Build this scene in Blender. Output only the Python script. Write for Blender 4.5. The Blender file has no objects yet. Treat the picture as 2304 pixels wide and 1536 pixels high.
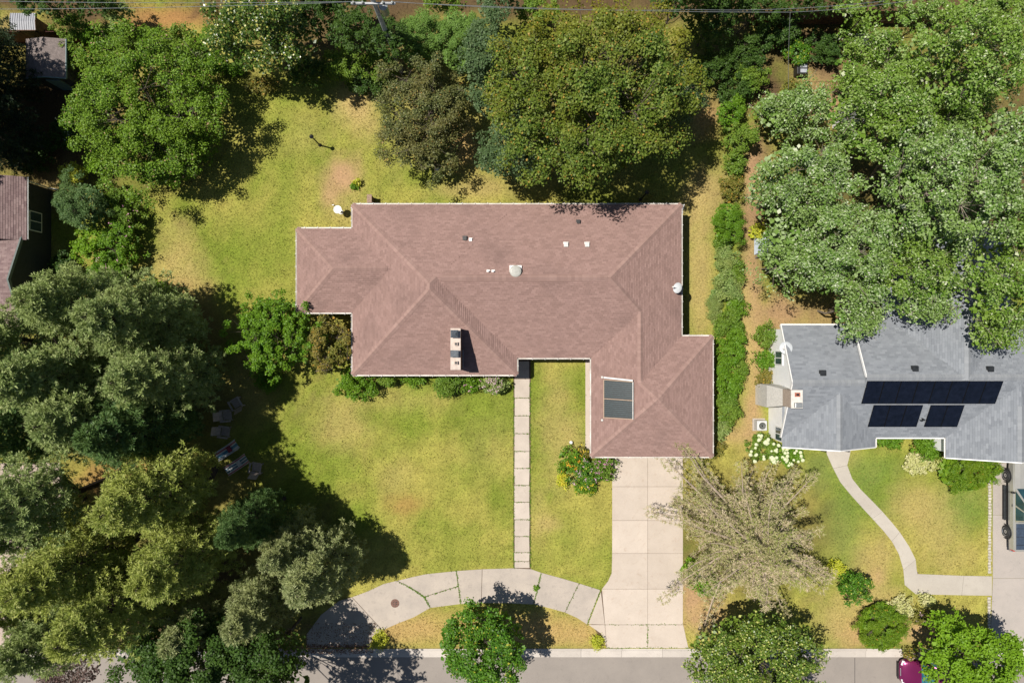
import bpy, math, random
import numpy as np
from mathutils import Vector, Matrix

SC = bpy.context.scene
COL = SC.collection
R = math.radians
random.seed(7)

# ------------------------------------------------------------------ camera, sky, sun, exposure
CAM_H = 46.5            # drone height above the lawn
FPX = 1536.0            # focal length measured in pixels of a 2304 wide frame (24 mm equivalent)
cam = bpy.data.cameras.new("camera"); cam.lens = 24.0; cam.sensor_width = 36.0
cam.clip_start = 0.5; cam.clip_end = 1500
camo = bpy.data.objects.new("camera", cam); COL.objects.link(camo)
camo.location = (0, 0, CAM_H); camo.rotation_euler = (0, 0, 0)
SC.camera = camo

SUN_DIR = Vector((0.43, -0.115, -1.0))      # direction the light travels
world = bpy.data.worlds.new("World"); SC.world = world; world.use_nodes = True
wn = world.node_tree; bg = wn.nodes["Background"]
sky = wn.nodes.new("ShaderNodeTexSky"); sky.sky_type = 'NISHITA'; sky.sun_disc = False
sky.sun_elevation = math.atan2(1.0, math.hypot(0.43, 0.115)); sky.sun_rotation = math.atan2(-0.43, 0.115)
sky.air_density = 1.0; sky.dust_density = 0.6; sky.ozone_density = 1.0
wn.links.new(sky.outputs[0], bg.inputs[0]); bg.inputs[1].default_value = 0.05
sl = bpy.data.lights.new("sun", 'SUN'); sl.energy = 5.0; sl.angle = R(0.53); sl.color = (1.0, 0.94, 0.85)
so = bpy.data.objects.new("sun", sl); COL.objects.link(so)
so.rotation_euler = SUN_DIR.to_track_quat('-Z', 'Y').to_euler(); so.location = (-20, 5, 60)
SC.view_settings.view_transform = 'Standard'; SC.view_settings.look = 'None'
SC.view_settings.exposure = 0.24; SC.view_settings.gamma = 1.0
SC.view_settings.use_curve_mapping = False
SC.render.engine = 'CYCLES'
SC.cycles.max_bounces = 6; SC.cycles.diffuse_bounces = 3; SC.cycles.transmission_bounces = 4
SC.cycles.use_denoising = True

# ------------------------------------------------------------------ coordinates
def W(px, py, z=0.0):
    """world point at height z that the photograph shows at (px, py)"""
    s = FPX / (CAM_H - z)
    return Vector(((px - 1152) / s, (768 - py) / s, z))
def W2(px, py, z=0.0):
    v = W(px, py, z); return (v.x, v.y)

# ------------------------------------------------------------------ materials
MATS = {}
def new_mat(name):
    m = bpy.data.materials.new(name); m.use_nodes = True
    nt = m.node_tree; nt.nodes.clear()
    out = nt.nodes.new("ShaderNodeOutputMaterial"); bs = nt.nodes.new("ShaderNodeBsdfPrincipled")
    nt.links.new(bs.outputs[0], out.inputs[0])
    MATS[name] = m
    return m, nt, bs, out
def rgba(c): return (c[0], c[1], c[2], 1.0)
def mixc(nt, fac, a, b, mode='MIX'):
    n = nt.nodes.new("ShaderNodeMix"); n.data_type = 'RGBA'; n.blend_type = mode
    for sock, v in ((n.inputs[0], fac), (n.inputs[6], a), (n.inputs[7], b)):
        if hasattr(v, 'is_linked') or hasattr(v, 'links'): nt.links.new(v, sock)
        elif isinstance(v, (int, float)): sock.default_value = v
        else: sock.default_value = rgba(v)
    return n.outputs[2]
def noise(nt, scale, detail=4, rough=0.6, pos=None, dist=0.0):
    n = nt.nodes.new("ShaderNodeTexNoise"); n.inputs['Scale'].default_value = scale
    n.inputs['Detail'].default_value = detail; n.inputs['Roughness'].default_value = rough
    n.inputs['Distortion'].default_value = dist
    if pos is None:
        g = nt.nodes.new("ShaderNodeNewGeometry"); pos = g.outputs['Position']
    nt.links.new(pos, n.inputs['Vector'])
    return n.outputs[0]
def ramp(nt, val, stops):
    r = nt.nodes.new("ShaderNodeValToRGB"); e = r.color_ramp.elements
    while len(e) > 1: e.remove(e[-1])
    e[0].position = stops[0][0]; e[0].color = rgba(stops[0][1])
    for p, c in stops[1:]:
        k = e.new(p); k.color = rgba(c)
    nt.links.new(val, r.inputs[0]); return r.outputs[0]
def bump(nt, bs, val, strength=0.3, dist=0.02):
    b = nt.nodes.new("ShaderNodeBump"); b.inputs['Strength'].default_value = strength; b.inputs['Distance'].default_value = dist
    nt.links.new(val, b.inputs['Height']); nt.links.new(b.outputs[0], bs.inputs['Normal'])
def simple(name, col, rough=0.6, metal=0.0, var=0.12, scale=6.0, bmp=0.0, bscale=60.0, coat=0.0, spec=0.5, col2=None):
    m, nt, bs, out = new_mat(name)
    c2 = col2 or tuple(min(1, x * (1 - var * 2)) for x in col)
    c1 = tuple(min(1, x * (1 + var)) for x in col)
    nz = noise(nt, scale, 5, 0.65)
    nt.links.new(mixc(nt, ramp(nt, nz, [(0.3, (0, 0, 0)), (0.7, (1, 1, 1))]), c1, c2), bs.inputs['Base Color'])
    bs.inputs['Roughness'].default_value = rough; bs.inputs['Metallic'].default_value = metal
    bs.inputs['Specular IOR Level'].default_value = spec
    if coat: bs.inputs['Coat Weight'].default_value = coat; bs.inputs['Coat Roughness'].default_value = 0.05
    if bmp: bump(nt, bs, noise(nt, bscale, 4, 0.7), bmp, 0.01)
    return m
def leaf_mat(name, cols, tint=None, tint_scale=0.5, accent=None, acc=0.0, trans=0.3, rough=0.5, grad=None, spec=0.25):
    """foliage: colour by leaf, by clump and by bough"""
    m, nt, bs, out = new_mat(name)
    g = nt.nodes.new("ShaderNodeNewGeometry"); rnd = g.outputs['Random Per Island']
    c = ramp(nt, rnd, [(0.0, cols[0]), (0.5, cols[1]), (1.0, cols[2])])
    if tint:
        nz = noise(nt, tint_scale, 2, 0.5)
        c = mixc(nt, ramp(nt, nz, [(0.4, (0, 0, 0)), (0.62, (1, 1, 1))]), c, tint, 'MIX') if len(tint) == 3 else c
        # keep the leaf by leaf variation in the tinted boughs
        c = mixc(nt, 0.45, c, ramp(nt, rnd, [(0.0, cols[0]), (0.5, cols[1]), (1.0, cols[2])]))
    if grad:
        tc = nt.nodes.new("ShaderNodeTexCoord"); sx = nt.nodes.new("ShaderNodeSeparateXYZ")
        nt.links.new(tc.outputs['Object'], sx.inputs[0])
        mp = nt.nodes.new("ShaderNodeMapRange"); nt.links.new(sx.outputs[grad[3]], mp.inputs[0])
        mp.inputs[1].default_value = grad[1]; mp.inputs[2].default_value = grad[2]
        add = nt.nodes.new("ShaderNodeMath"); add.operation = 'MULTIPLY_ADD'
        nt.links.new(noise(nt, 0.7, 3, 0.6), add.inputs[0]); add.inputs[1].default_value = 1.2
        sub = nt.nodes.new("ShaderNodeMath"); sub.operation = 'SUBTRACT'; sub.inputs[1].default_value = 0.6
        nt.links.new(mp.outputs[0], sub.inputs[0]); nt.links.new(sub.outputs[0], add.inputs[2])
        add.use_clamp = True
        c = mixc(nt, add.outputs[0], c, mixc(nt, 0.5, c, grad[0]))
    if accent:
        wnz = nt.nodes.new("ShaderNodeTexWhiteNoise"); wnz.noise_dimensions = '1D'
        nt.links.new(rnd, wnz.inputs['W'])
        lt = nt.nodes.new("ShaderNodeMath"); lt.operation = 'LESS_THAN'; lt.inputs[1].default_value = acc
        nt.links.new(wnz.outputs['Value'], lt.inputs[0])
        c = mixc(nt, lt.outputs[0], c, accent)
    nt.links.new(c, bs.inputs['Base Color'])
    bs.inputs['Roughness'].default_value = rough
    bs.inputs['Specular IOR Level'].default_value = spec
    if trans:
        tr = nt.nodes.new("ShaderNodeBsdfTranslucent")
        nt.links.new(mixc(nt, 0.5, c, (0.18, 0.22, 0.02)), tr.inputs[0])
        mx = nt.nodes.new("ShaderNodeMixShader"); mx.inputs[0].default_value = trans
        nt.links.new(bs.outputs[0], mx.inputs[1]); nt.links.new(tr.outputs[0], mx.inputs[2])
        nt.links.new(mx.outputs[0], out.inputs[0])
    return m

# ------------------------------------------------------------------ mesh helpers
LOC = {}
def set_props(o, label=None, cat=None, group=None, kind=None):
    if label: o["label"] = label
    if cat: o["category"] = cat
    if group: o["group"] = group
    if kind: o["kind"] = kind
    return o
def thing(name, loc, label, cat, group=None, rz=0.0, kind=None):
    o = bpy.data.objects.new(name, None); COL.objects.link(o)
    o.location = loc; o.rotation_euler = (0, 0, rz); o.empty_display_size = 0.3
    LOC[o.name] = Vector(loc) if rz == 0 else None
    return set_props(o, label, cat, group, kind)
def link_mesh(name, me, mat, parent=None):
    o = bpy.data.objects.new(name, me); COL.objects.link(o)
    if mat is not None: me.materials.append(mat)
    if parent is not None:
        o.parent = parent; LOC[o.name] = LOC.get(parent.name)
    return o
class MB:
    """collects polygons, then links them as one mesh object"""
    def __init__(s): s.v = []; s.f = []
    def poly(s, pts):
        n = len(s.v); s.v.extend([tuple(p) for p in pts]); s.f.append(tuple(range(n, n + len(pts))))
    def box(s, c, d, rz=0.0, m=None):
        cx, cy, cz = c; hx, hy, hz = d[0] / 2, d[1] / 2, d[2] / 2
        n = len(s.v); ca, sa = math.cos(rz), math.sin(rz)
        for dz in (-hz, hz):
            for dx, dy in ((-hx, -hy), (hx, -hy), (hx, hy), (-hx, hy)):
                p = Vector((cx + dx * ca - dy * sa, cy + dx * sa + dy * ca, cz + dz))
                if m is not None: p = m @ p
                s.v.append(tuple(p))
        for q in ((0, 3, 2, 1), (4, 5, 6, 7), (0, 1, 5, 4), (1, 2, 6, 5), (2, 3, 7, 6), (3, 0, 4, 7)):
            s.f.append(tuple(n + i for i in q))
    def prism(s, pts, z0, z1):
        """closed prism over a plan polygon; z0 and z1 numbers"""
        a = sum(pts[i][0] * pts[(i + 1) % len(pts)][1] - pts[(i + 1) % len(pts)][0] * pts[i][1] for i in range(len(pts)))
        if a < 0: pts = list(reversed(pts))
        n = len(s.v); k = len(pts)
        s.v.extend([(p[0], p[1], z0) for p in pts]); s.v.extend([(p[0], p[1], z1) for p in pts])
        s.f.append(tuple(n + i for i in reversed(range(k)))); s.f.append(tuple(n + k + i for i in range(k)))
        for i in range(k):
            j = (i + 1) % k; s.f.append((n + i, n + j, n + k + j, n + k + i))
    def extrude(s, prof, p0, p1, up=Vector((0, 0, 1))):
        """profile of (side, height) points swept from p0 to p1"""
        p0, p1 = Vector(p0), Vector(p1); d = (p1 - p0).normalized(); side = d.cross(up).normalized()
        n = len(s.v); k = len(prof)
        for p in (p0, p1):
            for a, b in prof: s.v.append(tuple(p + side * a + up * b))
        for i in range(k):
            j = (i + 1) % k; s.f.append((n + i, n + k + i, n + k + j, n + j))
        s.f.append(tuple(n + i for i in range(k))); s.f.append(tuple(n + k + i for i in reversed(range(k))))
    def tube(s, path, rad, sides=8, cap=True):
        path = [Vector(p) for p in path]; n0 = len(s.v); m = len(path)
        rads = rad if isinstance(rad, (list, tuple)) else [rad] * m
        for i, p in enumerate(path):
            d = (path[min(i + 1, m - 1)] - path[max(i - 1, 0)]).normalized()
            a = Vector((0, 0, 1)) if abs(d.z) < 0.9 else Vector((1, 0, 0))
            u = d.cross(a).normalized(); v = d.cross(u)
            for k in range(sides):
                t = 2 * math.pi * k / sides
                s.v.append(tuple(p + (u * math.cos(t) + v * math.sin(t)) * rads[i]))
        for i in range(m - 1):
            for k in range(sides):
                k2 = (k + 1) % sides; a = n0 + i * sides
                s.f.append((a + k, a + k2, a + sides + k2, a + sides + k))
        if cap:
            s.f.append(tuple(n0 + k for k in reversed(range(sides))))
            s.f.append(tuple(n0 + (m - 1) * sides + k for k in range(sides)))
    def lathe(s, prof, c, seg=20, axis=None):
        """profile (r, h) turned round the vertical through c, or round axis (a rotation matrix)"""
        n0 = len(s.v); m = len(prof); c = Vector(c)
        for r, h in prof:
            for k in range(seg):
                t = 2 * math.pi * k / seg; p = Vector((r * math.cos(t), r * math.sin(t), h))
                if axis is not None: p = axis @ p
                s.v.append(tuple(c + p))
        for i in range(m - 1):
            for k in range(seg):
                k2 = (k + 1) % seg; a = n0 + i * seg
                s.f.append((a + k, a + k2, a + seg + k2, a + seg + k))
        s.f.append(tuple(n0 + k for k in reversed(range(seg)))); s.f.append(tuple(n0 + (m - 1) * seg + k for k in range(seg)))
    def mesh(s, name, off=None, smooth=False, bevel=0.0):
        me = bpy.data.meshes.new(name)
        vs = s.v if off is None else [(a - off.x, b - off.y, c - off.z) for a, b, c in s.v]
        me.from_pydata(vs, [], s.f); me.update()
        if smooth:
            me.polygons.foreach_set('use_smooth', [True] * len(me.polygons))
        return me
    def build(s, name, mat, parent=None, smooth=False, local=False, bevel=0.0):
        off = None
        if parent is not None and not local: off = LOC.get(parent.name)
        o = link_mesh(name, s.mesh(name, off, smooth), mat, parent)
        if bevel:
            b = o.modifiers.new("bevel", 'BEVEL'); b.width = bevel; b.segments = 2; b.limit_method = 'ANGLE'
        return o
def np_mesh(name, verts, k):
    """mesh of separate k-gons from an (n*k, 3) array"""
    me = bpy.data.meshes.new(name); nv = len(verts); nf = nv // k
    me.vertices.add(nv); me.vertices.foreach_set('co', np.ascontiguousarray(verts, dtype=np.float32).ravel())
    me.loops.add(nv); me.loops.foreach_set('vertex_index', np.arange(nv, dtype=np.int32))
    me.polygons.add(nf); me.polygons.foreach_set('loop_start', np.arange(0, nv, k, dtype=np.int32))
    try: me.polygons.foreach_set('loop_total', np.full(nf, k, dtype=np.int32))
    except Exception: pass
    me.update(calc_edges=True); return me
def in_poly(x, y, poly):
    x = np.asarray(x); y = np.asarray(y); ins = np.zeros(x.shape, bool); n = len(poly); j = n - 1
    for i in range(n):
        xi, yi = poly[i]; xj, yj = poly[j]
        if yi != yj:
            c = ((yi > y) != (yj > y)) & (x < (xj - xi) * (y - yi) / (yj - yi) + xi); ins ^= c
        j = i
    return ins
def _hash(ix, iy, seed):
    h = np.sin(ix * 127.1 + iy * 311.7 + seed * 74.7) * 43758.5453
    return h - np.floor(h)
def vnoise(x, y, seed=0):
    ix = np.floor(x); iy = np.floor(y); fx = x - ix; fy = y - iy
    fx = fx * fx * (3 - 2 * fx); fy = fy * fy * (3 - 2 * fy)
    a = _hash(ix, iy, seed); b = _hash(ix + 1, iy, seed); c = _hash(ix, iy + 1, seed); d = _hash(ix + 1, iy + 1, seed)
    return (a * (1 - fx) + b * fx) * (1 - fy) + (c * (1 - fx) + d * fx) * fy
def fbm(x, y, s, seed=0, o=4):
    t = 0; a = 0.5; n = 0
    for i in range(o):
        t = t + a * vnoise(x / s * 2 ** i, y / s * 2 ** i, seed + i * 13); n += a; a *= 0.55
    return t / n

# ------------------------------------------------------------------ common materials
M_CONC = None
def concrete(name, c1, c2, stain):
    m, nt, bs, out = new_mat(name)
    a = mixc(nt, ramp(nt, noise(nt, 0.7, 6, 0.65), [(0.35, (0, 0, 0)), (0.68, (1, 1, 1))]), c1, c2)
    b = mixc(nt, ramp(nt, noise(nt, 3.3, 6, 0.75, dist=0.6), [(0.55, (0, 0, 0)), (0.74, (0.75, 0.75, 0.75))]), a, stain)
    c = mixc(nt, ramp(nt, noise(nt, 38, 3, 0.7), [(0.3, (0.82, 0.82, 0.82)), (0.7, (1.08, 1.08, 1.08))]), b, b)
    oi = nt.nodes.new('ShaderNodeObjectInfo'); b = mixc(nt, 1.0, b, ramp(nt, oi.outputs['Random'], [(0, (.90, .895, .89)), (1, (1.03, 1.03, 1.03))]), 'MULTIPLY')
    d = mixc(nt, 1.0, b, ramp(nt, noise(nt, 45, 3, 0.7), [(0.3, (0.86, 0.86, 0.86)), (0.7, (1, 1, 1))]), 'MULTIPLY')
    nt.links.new(d, bs.inputs['Base Color']); bs.inputs['Roughness'].default_value = 0.85
    bs.inputs['Specular IOR Level'].default_value = 0.25
    bump(nt, bs, noise(nt, 70, 4, 0.7), 0.25, 0.006)
    return m
M_DRIVE = concrete("driveway_concrete", (0.56, 0.485, 0.415), (0.50, 0.43, 0.365), (0.42, 0.32, 0.25))
M_WALK = concrete("walk_concrete", (0.56, 0.49, 0.42), (0.47, 0.41, 0.35), (0.36, 0.31, 0.26))
M_ARC = concrete("old_drive_concrete", (0.48, 0.42, 0.36), (0.385, 0.34, 0.30), (0.27, 0.24, 0.215))
M_NWALK = concrete("neighbour_walk_concrete", (0.50, 0.46, 0.40), (0.44, 0.40, 0.35), (0.38, 0.34, 0.29))
M_KERB = concrete("kerb_concrete", (0.57, 0.52, 0.47), (0.50, 0.455, 0.41), (0.36, 0.32, 0.28))
M_STREET = concrete("street_surface", (0.315, 0.28, 0.25), (0.28, 0.25, 0.225), (0.24, 0.213, 0.195))
M_NDRIVE = concrete("neighbour_drive_concrete", (0.43, 0.385, 0.35), (0.38, 0.345, 0.315), (0.31, 0.28, 0.26))
M_WHITE = simple("white_paint", (0.78, 0.77, 0.75), 0.45, var=0.04, scale=3)
M_DULLWHITE = simple("weathered_white", (0.62, 0.60, 0.57), 0.55, var=0.12, scale=9)
M_DARKMETAL = simple("dark_metal", (0.05, 0.055, 0.06), 0.4, metal=0.6, var=0.2)
M_BLACK = simple("black_plastic", (0.018, 0.018, 0.02), 0.5, var=0.2)
M_GREYMETAL = simple("galvanised_metal", (0.42, 0.44, 0.44), 0.42, metal=0.7, var=0.12, scale=12)
M_GREYPAINT = simple("grey_paint", (0.36, 0.38, 0.36), 0.55, var=0.1)
M_BARK = simple("bark_grey", (0.115, 0.09, 0.07), 0.9, var=0.35, scale=5, bmp=0.8, bscale=18)
M_BARKDARK = simple("bark_dark", (0.06, 0.045, 0.035), 0.92, var=0.35, scale=5, bmp=0.8, bscale=18)
M_BARKPALE = simple("bark_pale", (0.27, 0.225, 0.18), 0.9, var=0.3, scale=5, bmp=0.6, bscale=18)
M_TWIGTAN = simple("bark_tan", (0.40, 0.32, 0.25), 0.9, var=0.25, scale=4)
M_GLASS = simple("window_glass", (0.05, 0.075, 0.09), 0.06, var=0.2, scale=1.5, spec=0.8)
M_WOODBROWN = simple("brown_stained_wood", (0.16, 0.085, 0.045), 0.8, var=0.3, scale=4, bmp=0.3)
M_REDWOOD = simple("dark_red_wood", (0.11, 0.035, 0.025), 0.8, var=0.3, scale=4)
M_BRICK = simple("tan_brick", (0.32, 0.22, 0.16), 0.85, var=0.25, scale=14, bmp=0.4)
M_SOFFIT = simple("soffit_paint", (0.55, 0.52, 0.48), 0.7, var=0.05)
M_TYRE = simple("tyre_rubber", (0.03, 0.03, 0.032), 0.8, var=0.2)
M_RIM = simple("alloy_rim", (0.55, 0.56, 0.57), 0.3, metal=0.8, var=0.08)
M_SOIL = simple("bed_soil", (0.13, 0.085, 0.055), 0.95, var=0.35, scale=7, bmp=0.6, bscale=25)

# ------------------------------------------------------------------ paved outlines (plan, from the photograph at ground level)
def P0(pts, z=0.0): return [W2(x, y, z) for x, y in pts]
ARC_TOP = [(690, 1425), (722, 1382), (763, 1350), (792, 1342), (827, 1329), (864, 1312), (893, 1305), (926, 1297), (958, 1290),
           (1027, 1283), (1085, 1279), (1155, 1277), (1195, 1279), (1218, 1287), (1262, 1299), (1303, 1311), (1351, 1326)]
ARC_BOT = [(690, 1457), (760, 1456), (834, 1452), (838, 1436), (861, 1417), (881, 1408), (900, 1400), (931, 1388), (968, 1367),
           (1037, 1358), (1083, 1356), (1140, 1356), (1201, 1359), (1235, 1367), (1271, 1377), (1298, 1389), (1321, 1404)]
DRIVE_OUT = [(1377, 1012), (1536, 1012), (1537, 1404), (1549, 1457), (1364, 1457), (1360, 1443), (1352, 1424), (1321, 1404), (1351, 1326), (1368, 1306), (1376, 1288)]
NWALK_L = [(1857, 1000), (1860, 1022), (1874, 1053), (1890, 1084), (1913, 1112), (1938, 1140), (1962, 1166), (1986, 1192), (2006, 1217), (2022, 1246), (2032, 1281), (2035, 1315), (2060, 1336), (2163, 1338), (2231, 1339)]
NWALK_R = [(1915, 1000), (1912, 1022), (1906, 1046), (1917, 1076), (1936, 1100), (1962, 1126), (1985, 1150), (2006, 1174), (2024, 1196), (2045, 1228), (2060, 1258), (2062, 1280), (2064, 1290), (2168, 1294), (2231, 1295)]
NDRIVE = [(2232, 1040), (2420, 1040), (2420, 1456), (2226, 1456), (2231, 1400)]
STRIP = [(1317, 804), (1331, 804), (1333, 1012), (1317, 1012)]
HOUSE_OUT = [(793, 460), (1533, 460), (1533, 756), (1603, 756), (1603, 1027), (1330, 1027), (1330, 805), (1163, 805), (1163, 843),
             (793, 843), (793, 703), (668, 703), (668, 514), (793, 514)]
NHOUSE_OUT = [(1757, 731), (2400, 705), (2400, 1026), (2128, 1026), (2128, 984), (1970, 984), (1970, 1006), (1760, 1006)]
WALK_Y = [812, 852, 895, 935, 975, 1015, 1053, 1091, 1129, 1168, 1206, 1242, 1262, 1277]
PAVED = [P0(ARC_TOP + ARC_BOT[::-1]), P0(DRIVE_OUT), P0(NWALK_L + NWALK_R[::-1]), P0(NDRIVE), P0(STRIP),
         P0([(1156, 806), (1193, 806), (1193, 1279), (1156, 1279)])]
NOGRASS = PAVED + [P0(HOUSE_OUT, 2.6), P0(NHOUSE_OUT, 2.7)]
KERB_Y0, KERB_Y1 = W(0, 1458).y, W(0, 1479).y

# ------------------------------------------------------------------ ground colour: dry, green and bare patches of the lawn, bare ground darkened for tree shade
BL = [  # px, py, rx, ry, kind, weight
    (800, 240, 45, 55, 'dry', .9), (770, 400, 42, 38, 'soil', .9), (745, 440, 22, 28, 'soil', .7), (800, 470, 60, 40, 'dry', .45), (1050, 425, 90, 22, 'dry', .55),
    (930, 400, 80, 25, 'green', .4), (650, 330, 60, 120, 'green', .35), (600, 560, 70, 90, 'green', .55), (400, 600, 60, 60, 'dry', .6), (430, 640, 70, 40, 'dry', .5),
    (395, 515, 40, 30, 'dry', .3), (520, 590, 30, 90, 'green', .4), (640, 450, 30, 80, 'green', .4), (560, 230, 40, 60, 'green', .3), (690, 300, 50, 40, 'dry', .25),
    (900, 640, 30, 30, 'dry', .3), (1250, 960, 40, 120, 'dry', .45), (1290, 1000, 30, 60, 'dry', .4), (770, 950, 60, 60, 'dry', .5), (900, 900, 120, 30, 'dry', .25),
    (890, 1075, 40, 40, 'dry', .35), (915, 1135, 40, 22, 'red', .55), (820, 1170, 40, 30, 'green', .3), (1040, 1080, 60, 60, 'green', .22), (1100, 1000, 60, 60, 'dry', .22),
    (1020, 1220, 80, 50, 'green', .25), (1290, 1200, 60, 60, 'green', .25), (1230, 1180, 26, 18, 'dry', .6), (1210, 1160, 20, 60, 'dry', .3),
    (1100, 1415, 260, 38, 'straw', .75), (1250, 1430, 90, 30, 'straw', .55), (930, 1420, 80, 30, 'straw', .5),
    (1575, 600, 30, 160, 'dry', .75), (1590, 260, 35, 45, 'straw', .9), (1570, 450, 40, 60, 'dry', .8), (1620, 420, 40, 40, 'dry', .6),
    (1695, 420, 24, 110, 'soil', 1.), (1690, 620, 22, 130, 'soil', .8), (1700, 800, 16, 160, 'soil', .6), (1680, 760, 16, 200, 'dry', .7), (1690, 930, 22, 50, 'soil', .6),
    (1650, 980, 60, 22, 'soil', .5), (1760, 700, 40, 40, 'soil', .8), (1850, 700, 70, 40, 'soil', .5),
    (1560, 1340, 30, 70, 'soil', .85), (1600, 1380, 40, 40, 'soil', .6), (1900, 1040, 30, 16, 'dry', .5),
    (1900, 1180, 45, 130, 'green2', .6), (1840, 1060, 40, 40, 'green2', .6), (1960, 1060, 60, 40, 'green2', .5), (2170, 1140, 60, 50, 'green2', .55), (1980, 1140, 40, 50, 'green2', .3),
    (2060, 1130, 60, 50, 'dry', .55), (2110, 1200, 60, 50, 'dry', .5), (2140, 1260, 60, 30, 'dry', .4), (1970, 1270, 45, 60, 'dry', .6), (1960, 1350, 60, 40, 'dry', .65),
    (1890, 1400, 50, 60, 'dry', .7), (1930, 1420, 30, 40, 'straw', .6), (2110, 1400, 80, 40, 'dry', .35), (1975, 1300, 18, 18, 'soil', .5), (1960, 1430, 50, 20, 'soil', .5), (2060, 1420, 50, 30, 'soil', .7),
    (1745, 210, 60, 60, 'shade_dirt', .9), (1650, 150, 90, 60, 'shade_dirt', .9), (1880, 240, 70, 40, 'soil', .9), (1860, 170, 60, 60, 'soil', .7), (1800, 100, 120, 50, 'shade_dirt', .9), (1960, 110, 40, 30, 'soil', .8),
    (390, 42, 90, 26, 'red', .95), (330, 45, 70, 26, 'red', .7), (20, 55, 24, 30, 'dry', .7), (700, 60, 160, 90, 'shade_dirt', .8), (900, 100, 120, 80, 'shade_dirt', .7), (1350, 250, 230, 160, 'shade_dirt', .55), (980, 270, 90, 90, 'dry', .7),
    (1040, 330, 30, 40, 'straw', .9), (300, 280, 170, 140, 'shade_dirt', .6), (100, 250, 120, 160, 'shade_dirt', .9), (110, 410, 60, 25, 'dry', .5),
    (430, 740, 90, 80, 'red', .5), (300, 860, 220, 160, 'shade_dirt', .75), (280, 1090, 110, 50, 'red', .8), (470, 1090, 60, 40, 'dry', .35), (450, 1260, 190, 120, 'shade_dirt', .85), (300, 1420, 260, 120, 'shade_dirt', .9),
    (690, 1240, 60, 70, 'shade_dirt', .5), (560, 880, 70, 60, 'dry', .2), (1680, 1200, 170, 120, 'shade_dirt', .75), (2250, 300, 260, 300, 'shade_dirt', .7), (1900, 500, 200, 180, 'shade_dirt', .7),
    (60, 0, 160, 30, 'shade_dirt', 1.), (200, 20, 90, 40, 'shade_dirt', .9), (640, 0, 200, 40, 'shade_dirt', 1.), (850, 10, 160, 40, 'shade_dirt', .9), (1100, 0, 200, 40, 'shade_dirt', .9), (1350, 0, 200, 60, 'shade_dirt', .9), (1600, 0, 200, 50, 'shade_dirt', 1.), (1850, 0, 240, 50, 'shade_dirt', 1.), (2150, 0, 260, 60, 'shade_dirt', 1.), (90, 330, 100, 90, 'shade_dirt', .8),
    (2290, 420, 120, 160, 'shade_dirt', .8), (1900, 160, 80, 60, 'shade_dirt', .6),
]
KC = {'dry': (.40, .305, .125), 'straw': (.42, .285, .12), 'soil': (.40, .25, .145), 'shade_dirt': (.10, .066, .036), 'green': (.15, .21, .025),  # bare earth under trees, its tone darkened to stand in for shade
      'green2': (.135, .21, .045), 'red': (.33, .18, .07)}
def ground_rgb(x, y):
    x = np.asarray(x, float); y = np.asarray(y, float)
    n1 = fbm(x, y, 5.0, 1); n2 = fbm(x, y, 1.3, 5); n3 = fbm(x, y, 0.45, 9, 3)
    t = np.clip((n1 - .5) * 2.6 + (n2 - .5) * 1.3 + .5, 0, 1)[:, None]
    a = np.array((.168, .212, .030)); b = np.array((.318, .290, .072)); c = a * (1 - t) + b * t
    n4 = fbm(x, y, 0.22, 41, 2); n5 = fbm(x * 2.2, y * .28, 1.0, 51, 3); c = c * (0.86 + .28 * n5)[:, None] * (0.62 + 0.42 * n3 + 0.34 * n4)[:, None]
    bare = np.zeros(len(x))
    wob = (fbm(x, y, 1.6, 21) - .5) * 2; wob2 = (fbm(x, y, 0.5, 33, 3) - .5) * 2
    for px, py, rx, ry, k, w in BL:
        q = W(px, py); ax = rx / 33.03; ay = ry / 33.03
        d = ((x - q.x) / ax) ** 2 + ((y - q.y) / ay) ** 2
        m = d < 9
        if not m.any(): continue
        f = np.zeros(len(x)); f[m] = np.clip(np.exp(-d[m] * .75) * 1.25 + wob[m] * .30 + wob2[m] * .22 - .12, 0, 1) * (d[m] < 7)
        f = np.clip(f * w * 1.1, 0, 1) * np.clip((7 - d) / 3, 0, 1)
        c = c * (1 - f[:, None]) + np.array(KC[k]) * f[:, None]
        if k in ('soil', 'shade_dirt', 'red'): bare = np.maximum(bare, f)
    return c, bare

m, nt, bs, out = new_mat("lawn_ground")
at = nt.nodes.new("ShaderNodeVertexColor"); at.layer_name = "tone"
sp = ramp(nt, noise(nt, 7.5, 4, 0.75), [(0.3, (0.66, 0.68, 0.6)), (0.5, (1.0, 1.0, .97)), (0.72, (1.35, 1.32, 1.2))])
nt.links.new(mixc(nt, 1.0, at.outputs[0], sp, 'MULTIPLY'), bs.inputs['Base Color'])
bs.inputs['Roughness'].default_value = 0.95; bs.inputs['Specular IOR Level'].default_value = 0.1
bump(nt, bs, noise(nt, 26, 5, 0.8), 0.8, 0.03)
M_LAWN = m
m, nt, bs, out = new_mat("grass_blades")
at = nt.nodes.new("ShaderNodeVertexColor"); at.layer_name = "tone"
nt.links.new(at.outputs[0], bs.inputs['Base Color']); bs.inputs['Roughness'].default_value = 0.7; bs.inputs['Specular IOR Level'].default_value = 0.2
tr = nt.nodes.new("ShaderNodeBsdfTranslucent"); nt.links.new(at.outputs[0], tr.inputs[0])
mx = nt.nodes.new("ShaderNodeMixShader"); mx.inputs[0].default_value = 0.3
nt.links.new(bs.outputs[0], mx.inputs[1]); nt.links.new(tr.outputs[0], mx.inputs[2]); nt.links.new(mx.outputs[0], out.inputs[0])
M_BLADE = m

def add_tone(me, cols):
    a = me.color_attributes.new("tone", 'FLOAT_COLOR', 'POINT')
    a.data.foreach_set('color', np.concatenate([cols, np.ones((len(cols), 1))], 1).astype(np.float32).ravel())

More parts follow.
